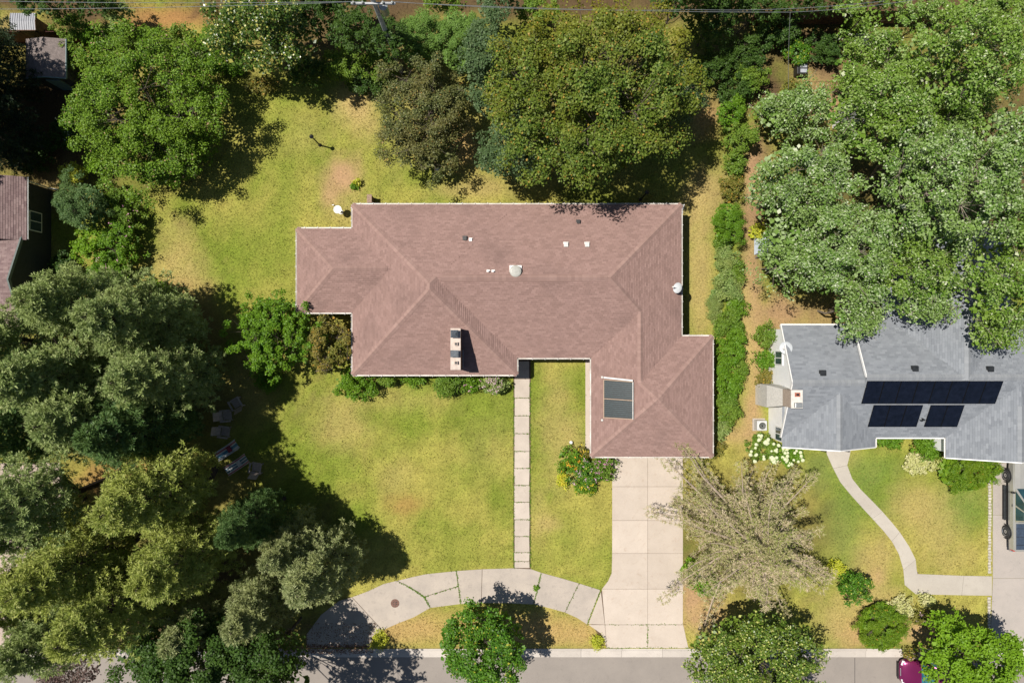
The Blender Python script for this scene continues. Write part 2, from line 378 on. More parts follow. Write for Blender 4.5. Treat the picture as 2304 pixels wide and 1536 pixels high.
def make_ground():
    xs = np.concatenate([[-400, -200, -100, -60], np.arange(-44, 44.01, 0.35), [60, 100, 200, 400]])
    ys = np.concatenate([[-400, -200, -100, -50], np.arange(-28, KERB_Y0 - .3, 0.5), [KERB_Y0 - .12, KERB_Y0 - .02], np.arange(KERB_Y0 + .2, 30.01, 0.35), [50, 100, 200, 400]])
    X, Y = np.meshgrid(xs, ys); x = X.ravel(); y = Y.ravel()
    z = np.where(y < KERB_Y0 - .06, -0.25, 0.0)
    me = bpy.data.meshes.new("ground"); nx, ny = len(xs), len(ys)
    i = np.arange(nx * ny).reshape(ny, nx)
    q = np.stack([i[:-1, :-1], i[:-1, 1:], i[1:, 1:], i[1:, :-1]], -1).reshape(-1, 4)
    me.vertices.add(len(x)); me.vertices.foreach_set('co', np.stack([x, y, z], 1).astype(np.float32).ravel())
    me.loops.add(q.size); me.loops.foreach_set('vertex_index', q.ravel().astype(np.int32))
    me.polygons.add(len(q)); me.polygons.foreach_set('loop_start', np.arange(0, q.size, 4, dtype=np.int32))
    me.update(calc_edges=True)
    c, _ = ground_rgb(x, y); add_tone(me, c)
    o = link_mesh("ground", me, M_LAWN); set_props(o, kind="structure")
make_ground()

def make_grass(n=310000):
    rng = np.random.default_rng(3)
    x = rng.uniform(-35.5, 35.5, n); y = rng.uniform(KERB_Y0 + .12, 23.8, n)
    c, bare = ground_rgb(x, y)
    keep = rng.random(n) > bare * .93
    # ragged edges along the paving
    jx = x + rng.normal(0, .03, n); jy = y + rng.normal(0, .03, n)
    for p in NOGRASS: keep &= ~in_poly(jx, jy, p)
    x, y, c = x[keep], y[keep], c[keep]; n = len(x)
    clump = fbm(x, y, 0.5, 77, 2)
    h = rng.uniform(.05, .11, n) * (0.7 + clump * .8)
    ang = rng.uniform(0, 2 * np.pi, n); lean = rng.uniform(.4, 1.5, n) * h
    w = rng.uniform(.02, .05, n); a2 = rng.uniform(0, 2 * np.pi, n)
    dx, dy = np.cos(a2) * w / 2, np.sin(a2) * w / 2
    z = np.zeros(n)
    v = np.stack([np.stack([x - dx, y - dy, z], 1), np.stack([x + dx, y + dy, z], 1),
                  np.stack([x + np.cos(ang) * lean, y + np.sin(ang) * lean, h], 1)], 1).reshape(-1, 3)
    f = (rng.uniform(.65, 1.45, n) * (.55 + .9 * fbm(x, y, .3, 61, 2)))[:, None]; warm = rng.random(n) < .16
    c = c * f; c[warm] = c[warm] * .4 + np.array((.42, .33, .10)) * .6
    me = np_mesh("lawn_grass", v, 3); add_tone(me, np.repeat(c, 3, 0))
    o = link_mesh("lawn_grass", me, M_BLADE)
    set_props(o, "short sun-dried grass covering the lawns around the house", "grass", kind="stuff")
make_grass()

# ------------------------------------------------------------------ street, kerb, drives, walks
def structure(name): return thing(name, (0, 0, 0), None, None, kind="structure")
mb = MB(); yk = KERB_Y1 + 0.0
mb.poly([(-300, -120, -.12), (300, -120, -.12), (300, yk - .004, -.10), (-300, yk - .004, -.10)])
o = mb.build("street", M_STREET); set_props(o, kind="structure")
st = o
mb = MB(); q = W(1925, 1481)
mb.box((q.x, -25.5, -.105), (.03, 7.9, .012)); mb.build("joint_sealant", M_BLACK, st)
mb = MB(); mb.lathe([(.02, 0), (.3, .002), (.3, .006), (.02, .007)], (W(1230, 1532).x, W(1230, 1532).y, -.108), 24); mb.build("patch_cover", M_ARC, st)

kerb = structure("kerb")
kx = [W(x, 0).x for x in np.arange(-80 + 840 % 92, 2420, 91.7)]
rk = random.Random(5)
for a, b in zip(kx[:-1], kx[1:]):
    mb = MB(); h = -.02 if (W(1364, 0).x < (a + b) / 2 < W(1549, 0).x or W(690, 0).x < (a + b) / 2 < W(835, 0).x or a > W(2200, 0).x) else .05
    dz = rk.uniform(-.006, .006)
    w = KERB_Y0 - KERB_Y1
    prof = [(0, -.3), (0, h + dz), (.13, h - .005 + dz), (.20, -.075 + dz), (w, -.095), (w, -.3)]
    mb.extrude(prof, (a + .008, KERB_Y0, 0), (b - .008, KERB_Y0, 0)); mb.build("kerb_stone", M_KERB, kerb)

def slab(parent, pts, mat, gap=.012, z=.035, name="slab", rk=rk):
    """one paving slab: a prism with its edge drawn in by half a joint"""
    c = np.mean(np.array(pts), 0); q = []
    n = len(pts)
    a = sum(pts[i][0] * pts[(i + 1) % n][1] - pts[(i + 1) % n][0] * pts[i][1] for i in range(n))
    pl = pts if a > 0 else pts[::-1]
    for i in range(n):
        p, cu, nx = Vector(pl[i - 1]), Vector(pl[i]), Vector(pl[(i + 1) % n])
        e1 = (cu - p).normalized(); e2 = (nx - cu).normalized()
        n1 = Vector((-e1.y, e1.x)); n2 = Vector((-e2.y, e2.x)); bi = (n1 + n2)
        k = bi.length_squared
        q.append(tuple(cu + bi * (2 * gap / k if k > .3 else gap)))
    mb = MB(); mb.prism(q, -.06, z + rk.uniform(-.005, .005))
    return mb.build(name, mat, parent)

walk = structure("front_walk")
for a, b in zip(WALK_Y[:-1], WALK_Y[1:]):
    j = [rk.uniform(-.7, .7) for _ in range(4)]
    slab(walk, P0([(1157 + j[0], a), (1191.5 + j[1], a), (1191.5 + j[2], b), (1157 + j[3], b)]), M_WALK, .018)
mb = MB(); mb.prism(P0([(1155, 806), (1194, 806), (1194, 1280), (1155, 1280)]), -.05, .006); mb.build("joint_bed", M_SOIL, walk)

drive = structure("driveway")
DX = [1377, 1457, 1536.5]; DY = [1012, 1094, 1170, 1244, 1324, 1404]
for a, b in zip(DY[:-1], DY[1:]):
    if b != 1324 and a != 1324:
        slab(drive, P0([(1377, a), (1457, a), (1457, b), (1377, b)]), M_DRIVE, .009)
    slab(drive, P0([(1457, a), (1536.5, a), (1536.5, b), (1457, b)]), M_DRIVE, .009)
slab(drive, P0([(1377, 1244), (1457, 1244), (1457, 1324), (1354, 1324), (1368, 1306), (1376, 1288)]), M_DRIVE, .009)
slab(drive, P0([(1354, 1324), (1457, 1324), (1457, 1404), (1361, 1404)]), M_DRIVE, .009)
slab(drive, P0([(1352, 1330), (1361, 1404), (1323, 1403)]), M_DRIVE, .012)
slab(drive, P0([(1361, 1404), (1365, 1457), (1360, 1443), (1352, 1424), (1323, 1404)]), M_DRIVE, .012)
slab(drive, P0([(1361, 1404), (1457, 1404), (1457, 1457), (1365, 1457)]), M_DRIVE, .012)
slab(drive, P0([(1457, 1404), (1537, 1404), (1549, 1457), (1457, 1457)]), M_DRIVE, .012)
mb = MB(); mb.prism(P0([(1379, 1014), (1534, 1014), (1535, 1404), (1546, 1455), (1368, 1455), (1330, 1404), (1352, 1330), (1372, 1300), (1379, 1288)]), -.05, .012); mb.build("joint_bed", M_SOIL, drive)
slab(drive, P0(STRIP), M_DRIVE, .004, .03, "edge_strip")

arc = structure("curved_drive")
def arc_cell(ti, tj, bi, bj, nm="slab"):
    slab(arc, P0(ARC_TOP[ti:tj + 1] + ARC_BOT[bi:bj + 1][::-1]), M_ARC, .016, .03, nm)
arc_cell(0, 3, 0, 4); arc_cell(3, 6, 4, 6)
# two broken slabs split by a long crack
slab(arc, P0([(893, 1305), (926, 1297), (958, 1290), (1027, 1283), (1031, 1318), (990, 1330), (955, 1342), (940, 1330), (918, 1318)]), M_ARC, .02, .03)
slab(arc, P0([(1031, 1318), (1037, 1358), (968, 1367), (955, 1342), (990, 1330)]), M_ARC, .02, .026)
slab(arc, P0([(893, 1305), (918, 1318), (940, 1330), (955, 1342), (968, 1367), (931, 1388), (900, 1400), (886, 1362)]), M_ARC, .02, .03)
arc_cell(9, 10, 9, 10); arc_cell(10, 13, 10, 12); arc_cell(13, 15, 12, 14); arc_cell(15, 16, 14, 16)
mb = MB(); mb.prism(P0(ARC_TOP[:1] + [(x, y + 2) for x, y in ARC_TOP[1:]] + [(x, y - 2) for x, y in ARC_BOT[::-1]]), -.05, .008); mb.build("joint_bed", M_SOIL, arc)

nwalk = structure("curved_walk")
for a, b in ((0, 2), (2, 6), (6, 8), (8, 10), (10, 13), (13, 14)):
    slab(nwalk, P0(NWALK_L[a:b + 1] + NWALK_R[a:b + 1][::-1]), M_NWALK, .007)
mb = MB(); mb.prism(P0([(x + 1, y) for x, y in NWALK_L[:12]] + [(2062, 1334), (2230, 1336), (2230, 1297), (2068, 1293)] + [(x - 1, y) for x, y in NWALK_R[:12][::-1]]), -.05, .012); mb.build("joint_bed", M_SOIL, nwalk)
nd = structure("neighbour_driveway")
for a, b in ((1040, 1158), (1158, 1300), (1300, 1456)):
    slab(nd, P0([(2233, a), (2420, a), (2420, b), (2233 if b < 1400 else 2227, b)]), M_NDRIVE, .008)
edge = structure("stone_edging")
M_COBBLE = simple("edging_stone", (0.50, 0.46, 0.40), 0.85, var=0.2, scale=9, bmp=0.4)
for k, y in enumerate(np.arange(1068, 1292, 6.6)):
    p = W(2226, y); mb = MB(); mb.box((p.x + rk.uniform(-.02, .02), p.y, .02), (.2 + rk.uniform(-.03, .02), .175, .09 + rk.uniform(-.02, .02)), rk.uniform(-.08, .08))
    mb.build("edging_stone", M_COBBLE, edge, bevel=.02)
for k, y in enumerate(np.arange(1345, 1450, 6.6)):
    p = W(2225, y); mb = MB(); mb.box((p.x + rk.uniform(-.02, .02), p.y, .02), (.2 + rk.uniform(-.03, .02), .175, .09 + rk.uniform(-.02, .02)), rk.uniform(-.08, .08))
    mb.build("edging_stone", M_COBBLE, edge, bevel=.02)
# paved yard under the pines on the left
wy = structure("neighbour_yard_paving")
M_WYARD = concrete("pink_paving", (0.50, 0.40, 0.34), (0.44, 0.355, 0.305), (0.33, 0.26, 0.22))
for pts in ([(-60, 1040), (135, 1040), (150, 1130), (120, 1180), (-60, 1190)], [(-60, 1192), (118, 1182), (60, 1250), (30, 1400), (-60, 1420)], [(-60, 1422), (28, 1402), (40, 1457), (-60, 1457)]):
    slab(wy, P0(pts), M_WYARD, .01)

# ------------------------------------------------------------------ roofs
def shingle_mat(name, cols, stain, stain_scale=0.28, stain_amt=0.5):
    m, nt, bs, out = new_mat(name)
    g = nt.nodes.new("ShaderNodeNewGeometry")
    c = ramp(nt, g.outputs['Random Per Island'], [(0.0, cols[0]), (0.35, cols[1]), (0.7, cols[2]), (1.0, cols[3])])
    st = ramp(nt, noise(nt, stain_scale, 5, 0.6), [(0.52, (0, 0, 0)), (0.75, (stain_amt,) * 3)])
    c = mixc(nt, st, c, stain)
    c = mixc(nt, 1.0, c, ramp(nt, noise(nt, 90, 3, 0.8), [(0.3, (0.82, 0.82, 0.82)), (0.7, (1.1, 1.1, 1.1))]), 'MULTIPLY')
    nt.links.new(c, bs.inputs['Base Color']); bs.inputs['Roughness'].default_value = 0.9; bs.inputs['Specular IOR Level'].default_value = 0.2
    bump(nt, bs, noise(nt, 160, 3, 0.8), 0.35, 0.006)
    return m
def clip_poly(pts, a, b, c):
    """keep a*u + b*t + c >= 0"""
    out = []; n = len(pts)
    for i in range(n):
        p, q = pts[i], pts[(i + 1) % n]
        dp = a * p[0] + b * p[1] + c; dq = a * q[0] + b * q[1] + c
        if dp >= 0: out.append(p)
        if (dp >= 0) != (dq >= 0):
            k = dp / (dp - dq); out.append((p[0] + (q[0] - p[0]) * k, p[1] + (q[1] - p[1]) * k))
    return out
class Roof:
    """a union of hipped or gabled rectangles that share one slope; heights follow the nearest eave"""
    def __init__(s, ze, slope): s.ze = ze; s.k = slope; s.r = []
    def rect(s, x0, x1, y0, y1, sides='NSEW'):
        s.r.append((min(x0, x1), max(x0, x1), min(y0, y1), max(y0, y1), sides))
    def h1(s, i, x, y, grow=0.0):
        x0, x1, y0, y1, sd = s.r[i]
        if x < x0 - grow or x > x1 + grow or y < y0 - grow or y > y1 + grow: return -9.0
        d = []
        if 'W' in sd: d.append(x - x0)
        if 'E' in sd: d.append(x1 - x)
        if 'S' in sd: d.append(y - y0)
        if 'N' in sd: d.append(y1 - y)
        return s.ze + s.k * min(d)
    def h(s, x, y, grow=0.0): return max(s.h1(i, x, y, grow) for i in range(len(s.r)))
    def facets(s, i):
        x0, x1, y0, y1, sd = s.r[i]; w, d = x1 - x0, y1 - y0
        big = 1e4
        lines = {'W': (lambda x, y: x - x0), 'E': (lambda x, y: x1 - x), 'S': (lambda x, y: y - y0), 'N': (lambda x, y: y1 - y)}
        coef = {'W': (1, 0, -x0), 'E': (-1, 0, x1), 'S': (0, 1, -y0), 'N': (0, -1, y1)}
        for f in sd:
            poly = [(x0, y0), (x1, y0), (x1, y1), (x0, y1)]
            for g in sd:
                if g == f: continue
                a, b, c = (coef[g][j] - coef[f][j] for j in range(3))
                poly = clip_poly(poly, a, b, c)
                if len(poly) < 3: break
            if len(poly) >= 3: yield f, poly, coef[f]
    def shingles(s, expo, tab, rng, lift=.036):
        mb = MB(); cs = 1 / math.sqrt(1 + s.k * s.k); e = expo * cs
        for i in range(len(s.r)):
            for f, poly, (a, b, c) in s.facets(i):
                # t = plan distance up from the eave, u = along the eave
                pu = [((x if f in 'NS' else y), a * x + b * y + c) for x, y in poly]
                back = (lambda u, t: (u, (t - c) / b)) if f in 'NS' else (lambda u, t: ((t - c) / a, u))
                tmax = max(p[1] for p in pu); umin = min(p[0] for p in pu); umax = max(p[0] for p in pu)
                row = 0; t0 = 0.0
                flip = f in 'SE'
                while t0 < tmax - 1e-4:
                    t1 = min(t0 + e, tmax + .001)
                    strip = clip_poly(clip_poly(pu, 0, 1, -t0), 0, -1, t1)
                    if len(strip) >= 3:
                        ua = min(p[0] for p in strip); ub = max(p[0] for p in strip)
                        off = (row % 2) * tab * .5 + (row // 2 % 3) * tab * .17
                        j0 = math.floor((ua - off) / tab); j1 = math.ceil((ub - off) / tab)
                        for j in range(j0, j1):
                            u0 = off + j * tab + .004; u1 = u0 + tab - .008
                            q = clip_poly(clip_poly(strip, 1, 0, -u0), -1, 0, u1)
                            if len(q) < 3: continue
                            cu = sum(p[0] for p in q) / len(q); ct = sum(p[1] for p in q) / len(q)
                            x, y = back(cu, ct); hz = s.ze + s.k * ct; skip = False
                            for o in range(len(s.r)):
                                if o == i: continue
                                ho = s.h1(o, x, y)
                                if ho > hz + .07 or (abs(ho - hz) <= 1e-3 and o < i): skip = True; break
                            if skip: continue
                            lf = lift * rng.uniform(.75, 1.3)
                            P = []
                            for u, t in q:
                                x, y = back(u, t); P.append((x, y, s.ze + s.k * t + .002 + lf * (1 - (t - t0) / e)))
                            area = sum(P[m][0] * P[(m + 1) % len(P)][1] - P[(m + 1) % len(P)][0] * P[m][1] for m in range(len(P)))
                            if area < 0: P = P[::-1]; q = q[::-1]
                            n = len(mb.v); mb.v.extend(P); mb.f.append(tuple(range(n, n + len(P))))
                            lo = [m for m in range(len(q)) if abs(q[m][1] - t0) < 1e-6]
                            if len(lo) == 2:
                                m0, m1 = lo if (lo[1] - lo[0]) == 1 else (lo[1], lo[0])
                                k = len(mb.v)
                                for m in (m0, m1): mb.v.append((P[m][0], P[m][1], P[m][2] - lf - .006))
                                mb.f.append((n + m1, n + m0, k, k + 1))
                    t0 = t1; row += 1
        return mb
    def deck(s):
        mb = MB()
        for i in range(len(s.r)):
            for f, poly, (a, b, c) in s.facets(i):
                mb.poly([(x, y, s.ze + s.k * (a * x + b * y + c) - .012 - .0023 * i) for x, y in poly])
        return mb
    def caps(s, p0, p1, width, piece, rng, raise_=.05):
        """overlapping cap pieces along a hip or ridge between two plan points"""
        mb = MB(); p0, p1 = Vector(p0), Vector(p1); d = p1 - p0; L = d.length; d.normalize(); sd = Vector((-d.y, d.x))
        n = max(1, int(L / piece))
        for k in range(n):
            a = p0 + d * (L * k / n); b = p0 + d * (L * (k + 1) / n + .01)
            la = .014 * rng.uniform(.8, 1.2)
            za, zb = s.h(a.x, a.y, .3), s.h(b.x, b.y, .3)
            def pt(p, z, side, up):
                q = p + sd * side; return (q.x, q.y, max(min(s.h(q.x, q.y, .3), z), z - .2) + up if side else z + up)
            w = width / 2
            v = [pt(a, za, -w, raise_ * .5 + la), pt(a, za, 0, raise_ + la), pt(a, za, w, raise_ * .5 + la), pt(b, zb, -w, raise_ * .5), pt(b, zb, 0, raise_), pt(b, zb, w, raise_ * .5)]
            m = len(mb.v); mb.v.extend(v)
            mb.f.append((m, m + 1, m + 4, m + 3)); mb.f.append((m + 1, m + 2, m + 5, m + 4))
            mb.v.extend([(q[0], q[1], q[2] - .03) for q in v[:3]])
            mb.f.append((m + 6, m + 7, m + 1, m)); mb.f.append((m + 7, m + 8, m + 2, m + 1))
        return mb
def stuff_part(o): o["kind"] = "stuff"; return o
GUT = [(0, 0), (.07, .0), (.085, .075), (.072, .075), (.06, .02), (.012, .02), (.012, .045), (0, .045)]

M_GUTTER = simple('dirty_white_gutter', (.66, .64, .60), .5, var=.18, scale=1.3, col2=(.42, .38, .34))
# ---- the ranch house in the middle
ZE, K = 2.6, 0.50
S6 = FPX / (CAM_H - ZE)
def E(px, py): return ((px - 1152) / S6, (768 - py) / S6)      # plan point of something at eave height
house = thing("ranch_house", (E(1100, 690)[0], E(1100, 690)[1], 0), "long ranch house with brown-pink shingled hip roof and white gutters", "house")
roof = Roof(ZE, K)
for a in ((793, 1163, 460, 843), (793, 1533, 460, 805), (1330, 1603, 756, 1027), (1330, 1533, 602, 1027), (668, 1100, 514, 703)):
    (x0, y0), (x1, y1) = E(a[0], a[2]), E(a[1], a[3]); roof.rect(x0, x1, y1, y0)
M_SH = shingle_mat("brown_pink_shingles", [(.24, .155, .135), (.27, .175, .153), (.282, .183, .161), (.308, .202, .178)], (.125, .083, .075), .30, .45)
M_CAP = shingle_mat("brown_pink_caps", [(.27, .175, .152), (.30, .197, .171), (.315, .207, .18), (.34, .226, .197)], (.2, .13, .11), .4, .3)
rr = random.Random(11)
o = roof.deck().build("roof", M_SH, house); rf = o
o = roof.shingles(.128, .30, rr).build("shingles", M_SH, rf); stuff_part(o)
for a, b, c, d in ((1533, 460, 1360.5, 632.5), (1360.5, 632.5, 1431.5, 703.5), (793, 460, 978, 645), (978, 645, 978, 658), (793, 843, 978, 658), (1163, 843, 978, 658),
                   (978, 645, 990.5, 632.5), (1431.5, 703.5, 1431.5, 857.5), (1603, 756, 1466.5, 891.5), (1603, 1027, 1466.5, 891.5), (1330, 1027, 1466.5, 891.5),
                   (1431.5, 857.5, 1466.5, 891.5), (668, 514, 762.5, 608.5), (668, 703, 762.5, 608.5), (762.5, 608.5, 880, 608.5)):
    o = roof.caps(E(a, b), E(c, d), .36, .14, rr).build("hip_caps", M_CAP, rf); stuff_part(o)
# vented ridge: raised strip with pale metal edges
o = roof.caps(E(1000, 632.5), E(1355, 632.5), .37, .22, rr, .045).build("ridge_vent", M_CAP, rf); stuff_part(o)
mb = MB()
for s_ in (-1, 1):
    a, b = E(1004, 632.5), E(1300, 632.5); z = roof.h(a[0], a[1]) - .06
    mb.box(((a[0] + b[0]) / 2, a[1] + s_ * .20, z + .035), (b[0] - a[0], .022, .02))
mb.build("vent_flange", M_CAP, rf)
# gutters along every eave
HO = [Vector(E(x, y)) for x, y in HOUSE_OUT]
for i in range(len(HO)):
    a, b = HO[i], HO[(i + 1) % len(HO)]
    mb = MB(); mb.extrude([(-p, q) for p, q in GUT], (a.x, a.y, ZE - .085), (b.x, b.y, ZE - .085)); 
    # hangers every 60 cm
    d = (b - a); L = d.length; d.normalize(); n = Vector((-d.y, d.x))
    mb.build("gutter", M_GUTTER, house)
    mb = MB(); k = .5
    while k < L - .2:
        p = a + d * k + n * .06; mb.box((p.x, p.y, ZE + .0), (.03 if abs(d.x) > .5 else .13, .13 if abs(d.x) > .5 else .03, .012)); k += .82
    o = mb.build("gutter_hangers", M_DULLWHITE, house); stuff_part(o)
def inset(poly, d):
    """inward offset of an orthogonal clockwise-in-plan outline"""
    n = len(poly); out = []
    for i in range(n):
        p, c, q = poly[i - 1], poly[i], poly[(i + 1) % n]
        e1 = (c - p).normalized(); e2 = (q - c).normalized()
        n1 = Vector((e1.y, -e1.x)); n2 = Vector((e2.y, -e2.x))
        out.append(c + (n1 + n2) * d if abs(e1.dot(e2)) < .5 else c + n1 * d)
    return out
HW = inset(HO, .55)
mb = MB(); mb.prism([tuple(p) for p in HW], 0, ZE - .14); mb.build("wall", M_BRICK, house)
mb = MB()
for i in range(len(HO)):
    a, b, c, d = HO[i], HO[(i + 1) % len(HO)], HW[(i + 1) % len(HO)], HW[i]
    mb.poly([(a.x, a.y, ZE - .13), (b.x, b.y, ZE - .13), (c.x, c.y, ZE - .13), (d.x, d.y, ZE - .13)])
mb.build("soffit", M_SOFFIT, house)
for i in range(len(HO)):
    a, b = HO[i], HO[(i + 1) % len(HO)]; mb = MB()
    mb.extrude([(0.004, -.14), (0.03, -.14), (0.03, -.015), (0.004, -.015)], (a.x, a.y, ZE), (b.x, b.y, ZE)); mb.build("fascia", M_SOFFIT, house)
def wall_window(parent, p, q, t, w, z0, z1, door=False):
    """a framed window set on the wall from plan point p to q at fraction t"""
    p, q = Vector(p), Vector(q); d = (q - p).normalized(); nrm = Vector((-d.y, d.x)); c = p + (q - p) * t
    rz = math.atan2(d.y, d.x)
    mb = MB(); cc = c + nrm * .01; mb.box((cc.x, cc.y, (z0 + z1) / 2), (w, .10, z1 - z0), rz); f = mb.build("door" if door else "window", M_WHITE, parent)
    cc = c + nrm * .055
    if not door:
        for s_ in (-1, 1):
            mb = MB(); g = cc + d * s_ * w * .235; mb.box((g.x, g.y, (z0 + z1) / 2), (w * .43, .02, (z1 - z0) * .86), rz); mb.build("pane", M_GLASS, f)
    else:
        n = 4
        for k in range(n):
            mb = MB(); h = (z1 - z0) / n; mb.box((cc.x, cc.y, z0 + h * (k + .5)), (w * .94, .025, h * .82), rz); mb.build("panel", M_DULLWHITE, f)
    return f
n = len(HW)
for i, t, w, z0, z1, dr in ((0, .2, 1.8, .9, 2.1, 0), (0, .5, 1.2, .9, 2.1, 0), (0, .75, 1.8, .9, 2.1, 0), (1, .45, 1.6, .9, 2.1, 0), (4, .5, 4.9, .05, 2.2, 1),
                            (6, .75, 1.0, .05, 2.1, 1), (6, .35, 1.4, .9, 2.1, 0), (8, .25, 2.4, .6, 2.1, 0), (8, .72, 2.4, .6, 2.1, 0), (11, .5, 2.2, .6, 2.1, 0), (12, .5, 1.2, .9, 2.1, 0)):
    wall_window(house, tuple(HW[i]), tuple(HW[(i + 1) % n]), t, w, z0, z1, bool(dr))
mb = MB()
for x, y in ((840, 843), (1150, 843), (1345, 1027), (1596, 1027), (1540, 460), (800, 460)):
    p = E(x, y); mb = MB(); yy = p[1] + (.35 if y > 700 else -.35); mb.tube([(p[0], p[1], ZE - .09), (p[0], p[1] + (.08 if y > 700 else -.08), ZE - .25), (p[0], yy + (.1 if y > 700 else -.1), ZE - .5), (p[0], yy + (.1 if y > 700 else -.1), .1)], .04, 6); mb.build("downspout", M_WHITE, house)

def roof_at(r, px, py, lift=0.0):
    """point on a roof that the photograph shows at (px, py)"""
    z = r.ze + .5
    for _ in range(25):
        p = W(px, py, z); z = r.h(p.x, p.y, .6)
    p = W(px, py, z); p.z += lift; return p

# ---- chimney
zt = 5.05
a, b = W(1013.5, 738, zt), W(1036.5, 832, zt); cx, cy = (a.x + b.x) / 2, (a.y + b.y) / 2; wx, wy_ = abs(b.x - a.x), abs(a.y - b.y)
ch = thing("chimney", (cx, cy, 2.7), "long narrow brick chimney with pale cap on brown-pink roof", "chimney")
M_CHBRICK = simple("dark_brown_brick", (.16, .085, .06), .9, var=.35, scale=11, bmp=.4)
mb = MB(); mb.box((cx, cy, (2.7 + zt - .1) / 2), (wx - .05, wy_ - .06, zt - .1 - 2.7)); stack = mb.build("brick_stack", M_CHBRICK, ch)
mb = MB()
for k in range(int((zt - .12 - 3.0) / .075)):
    mb.box((cx, cy, 3.0 + k * .075), (wx - .042, wy_ - .052, .058))
stuff_part(mb.build("brick_courses", M_CHBRICK, stack))
mb = MB(); mb.box((cx, cy, zt - .05), (wx, wy_, .1)); mb.build("cap_slab", simple("chimney_cap_concrete", (.56, .47, .41), .85, var=.12, scale=4, bmp=.3), ch, bevel=.015)
M_CAPMETAL = simple("blued_metal", (.085, .10, .12), .6, metal=.2, var=.25, scale=10)
for k, (y, rnd_) in enumerate(((751, 0), (795.5, 1))):
    p = W(1023.5, y, zt + .3); mb = MB()
    mb.box((p.x - .03, p.y, zt + .12), (.36, .36, .24)); fl = mb.build("flue", M_DARKMETAL, ch)
    mb = MB()
    if rnd_:
        mb.box((p.x - .03, p.y, zt + .29), (.48, .42, .05)); mb.box((p.x - .03, p.y, zt + .325), (.34, .30, .03))
    else:
        mb.poly([(p.x - .26, p.y - .23, zt + .27), (p.x + .2, p.y - .23, zt + .27), (p.x + .02, p.y, zt + .40), (p.x - .08, p.y, zt + .40)])
        mb.poly([(p.x + .2, p.y - .23, zt + .27), (p.x + .2, p.y + .23, zt + .27), (p.x + .02, p.y, zt + .40)])
        mb.poly([(p.x + .2, p.y + .23, zt + .27), (p.x - .26, p.y + .23, zt + .27), (p.x - .08, p.y, zt + .40), (p.x + .02, p.y, zt + .40)])
        mb.poly([(p.x - .26, p.y + .23, zt + .27), (p.x - .26, p.y - .23, zt + .27), (p.x - .08, p.y, zt + .40)])
        mb.poly([(p.x - .26, p.y - .23, zt + .27), (p.x - .26, p.y + .23, zt + .27), (p.x + .2, p.y + .23, zt + .27), (p.x + .2, p.y - .23, zt + .27)])
    mb.build("rain_cap", M_CAPMETAL, fl)
for y in (773.5, 816):
    p = W(1026, y, zt + .1); mb = MB(); mb.box((p.x, p.y, zt + .09), (.2, .2, .18)); fl = mb.build("clay_flue", simple("clay_flue_%d" % y, (.58, .47, .40), .8), ch)
    mb = MB(); mb.box((p.x, p.y, zt + .182), (.15, .15, .008)); mb.build("flue_dark_plate", M_BLACK, fl)  # black plate painted in for the dark inside the flue
p = W(1040.5, 831, 3.35); mb = MB(); mb.box((cx + wx / 2 + .03, cy, 3.42), (.05, wy_ - .1, .03), 0); mb.build("flashing", M_GREYMETAL, ch)

# ---- roof fittings on the ranch house
def box_vent(px, py, mat, label, sx=.26, h=.16):
    p = roof_at(roof, px, py); t = thing("roof_vent", p, label, "roof vent")
    mb = MB(); mb.box((p.x, p.y, p.z + .012), (sx * 1.35, sx * 1.35, .03)); mb.build("flange", mat, t)
    mb = MB(); mb.box((p.x, p.y, p.z + h / 2), (sx, sx, h)); b = mb.build("housing", mat, t, bevel=.012)
    mb = MB(); mb.box((p.x, p.y - sx * .1, p.z + h + .012), (sx * 1.12, sx * 1.2, .024)); mb.build("hood", mat, b, bevel=.008)
box_vent(1046, 536, M_BLACK, "small black roof vent beside the small white one left of centre", .22, .18)
box_vent(1301, 499, M_BLACK, "small black roof vent near the tree shadow at the back eave", .2, .18)
box_vent(1273, 550, M_DULLWHITE, "left of the pair of pale roof vents on the right half of the roof", .24, .15)
box_vent(1320.5, 550, M_DULLWHITE, "right of the pair of pale roof vents on the right half of the roof", .24, .15)
p = roof_at(roof, 1059, 540); t = thing("roof_vent", p, "small white square roof vent right beside the black one", "roof vent")
mb = MB(); mb.box((p.x, p.y, p.z + .02), (.22, .26, .04)); mb.build("flange", M_WHITE, t); mb = MB(); mb.box((p.x, p.y, p.z + .08), (.17, .19, .09)); mb.build("hood", M_WHITE, t, bevel=.01)
p = roof_at(roof, 1160, 611); t = thing("attic_fan", p, "large round grey attic fan just behind the main ridge", "attic fan")
mb = MB(); mb.box((p.x, p.y + .05, p.z + .03), (.74, .66, .03)); mb.build("flange", M_WHITE, t)
mb = MB(); mb.lathe([(.05, 0), (.27, 0), (.27, .2), (.05, .2)], p, 24); mb.build("collar", M_DARKMETAL, t)
mb = MB(); mb.lathe([(.02, .19), (.345, .19), (.36, .215), (.33, .25), (.22, .275), (.02, .285)], p, 28); mb.build("dome", simple("fan_dome", (.37, .37, .335), .5, var=.08), t, smooth=False)
p = roof_at(roof, 1105, 611); t = thing("plumbing_pipe", p, "pair of short white plumbing pipes left of the round fan", "vent pipe")
for dx, hh in ((-.17, .28), (.13, .22)):
    mb = MB(); mb.lathe([(.1, .01), (.1, .02), (.05, .06), (.045, hh), (.02, hh)], (p.x + dx, p.y, p.z), 12); mb.build("pipe", M_WHITE, t)
    mb = MB(); mb.box((p.x + dx, p.y + .02, p.z + .01), (.22, .2, .02)); mb.build("flashing", M_DULLWHITE, t)
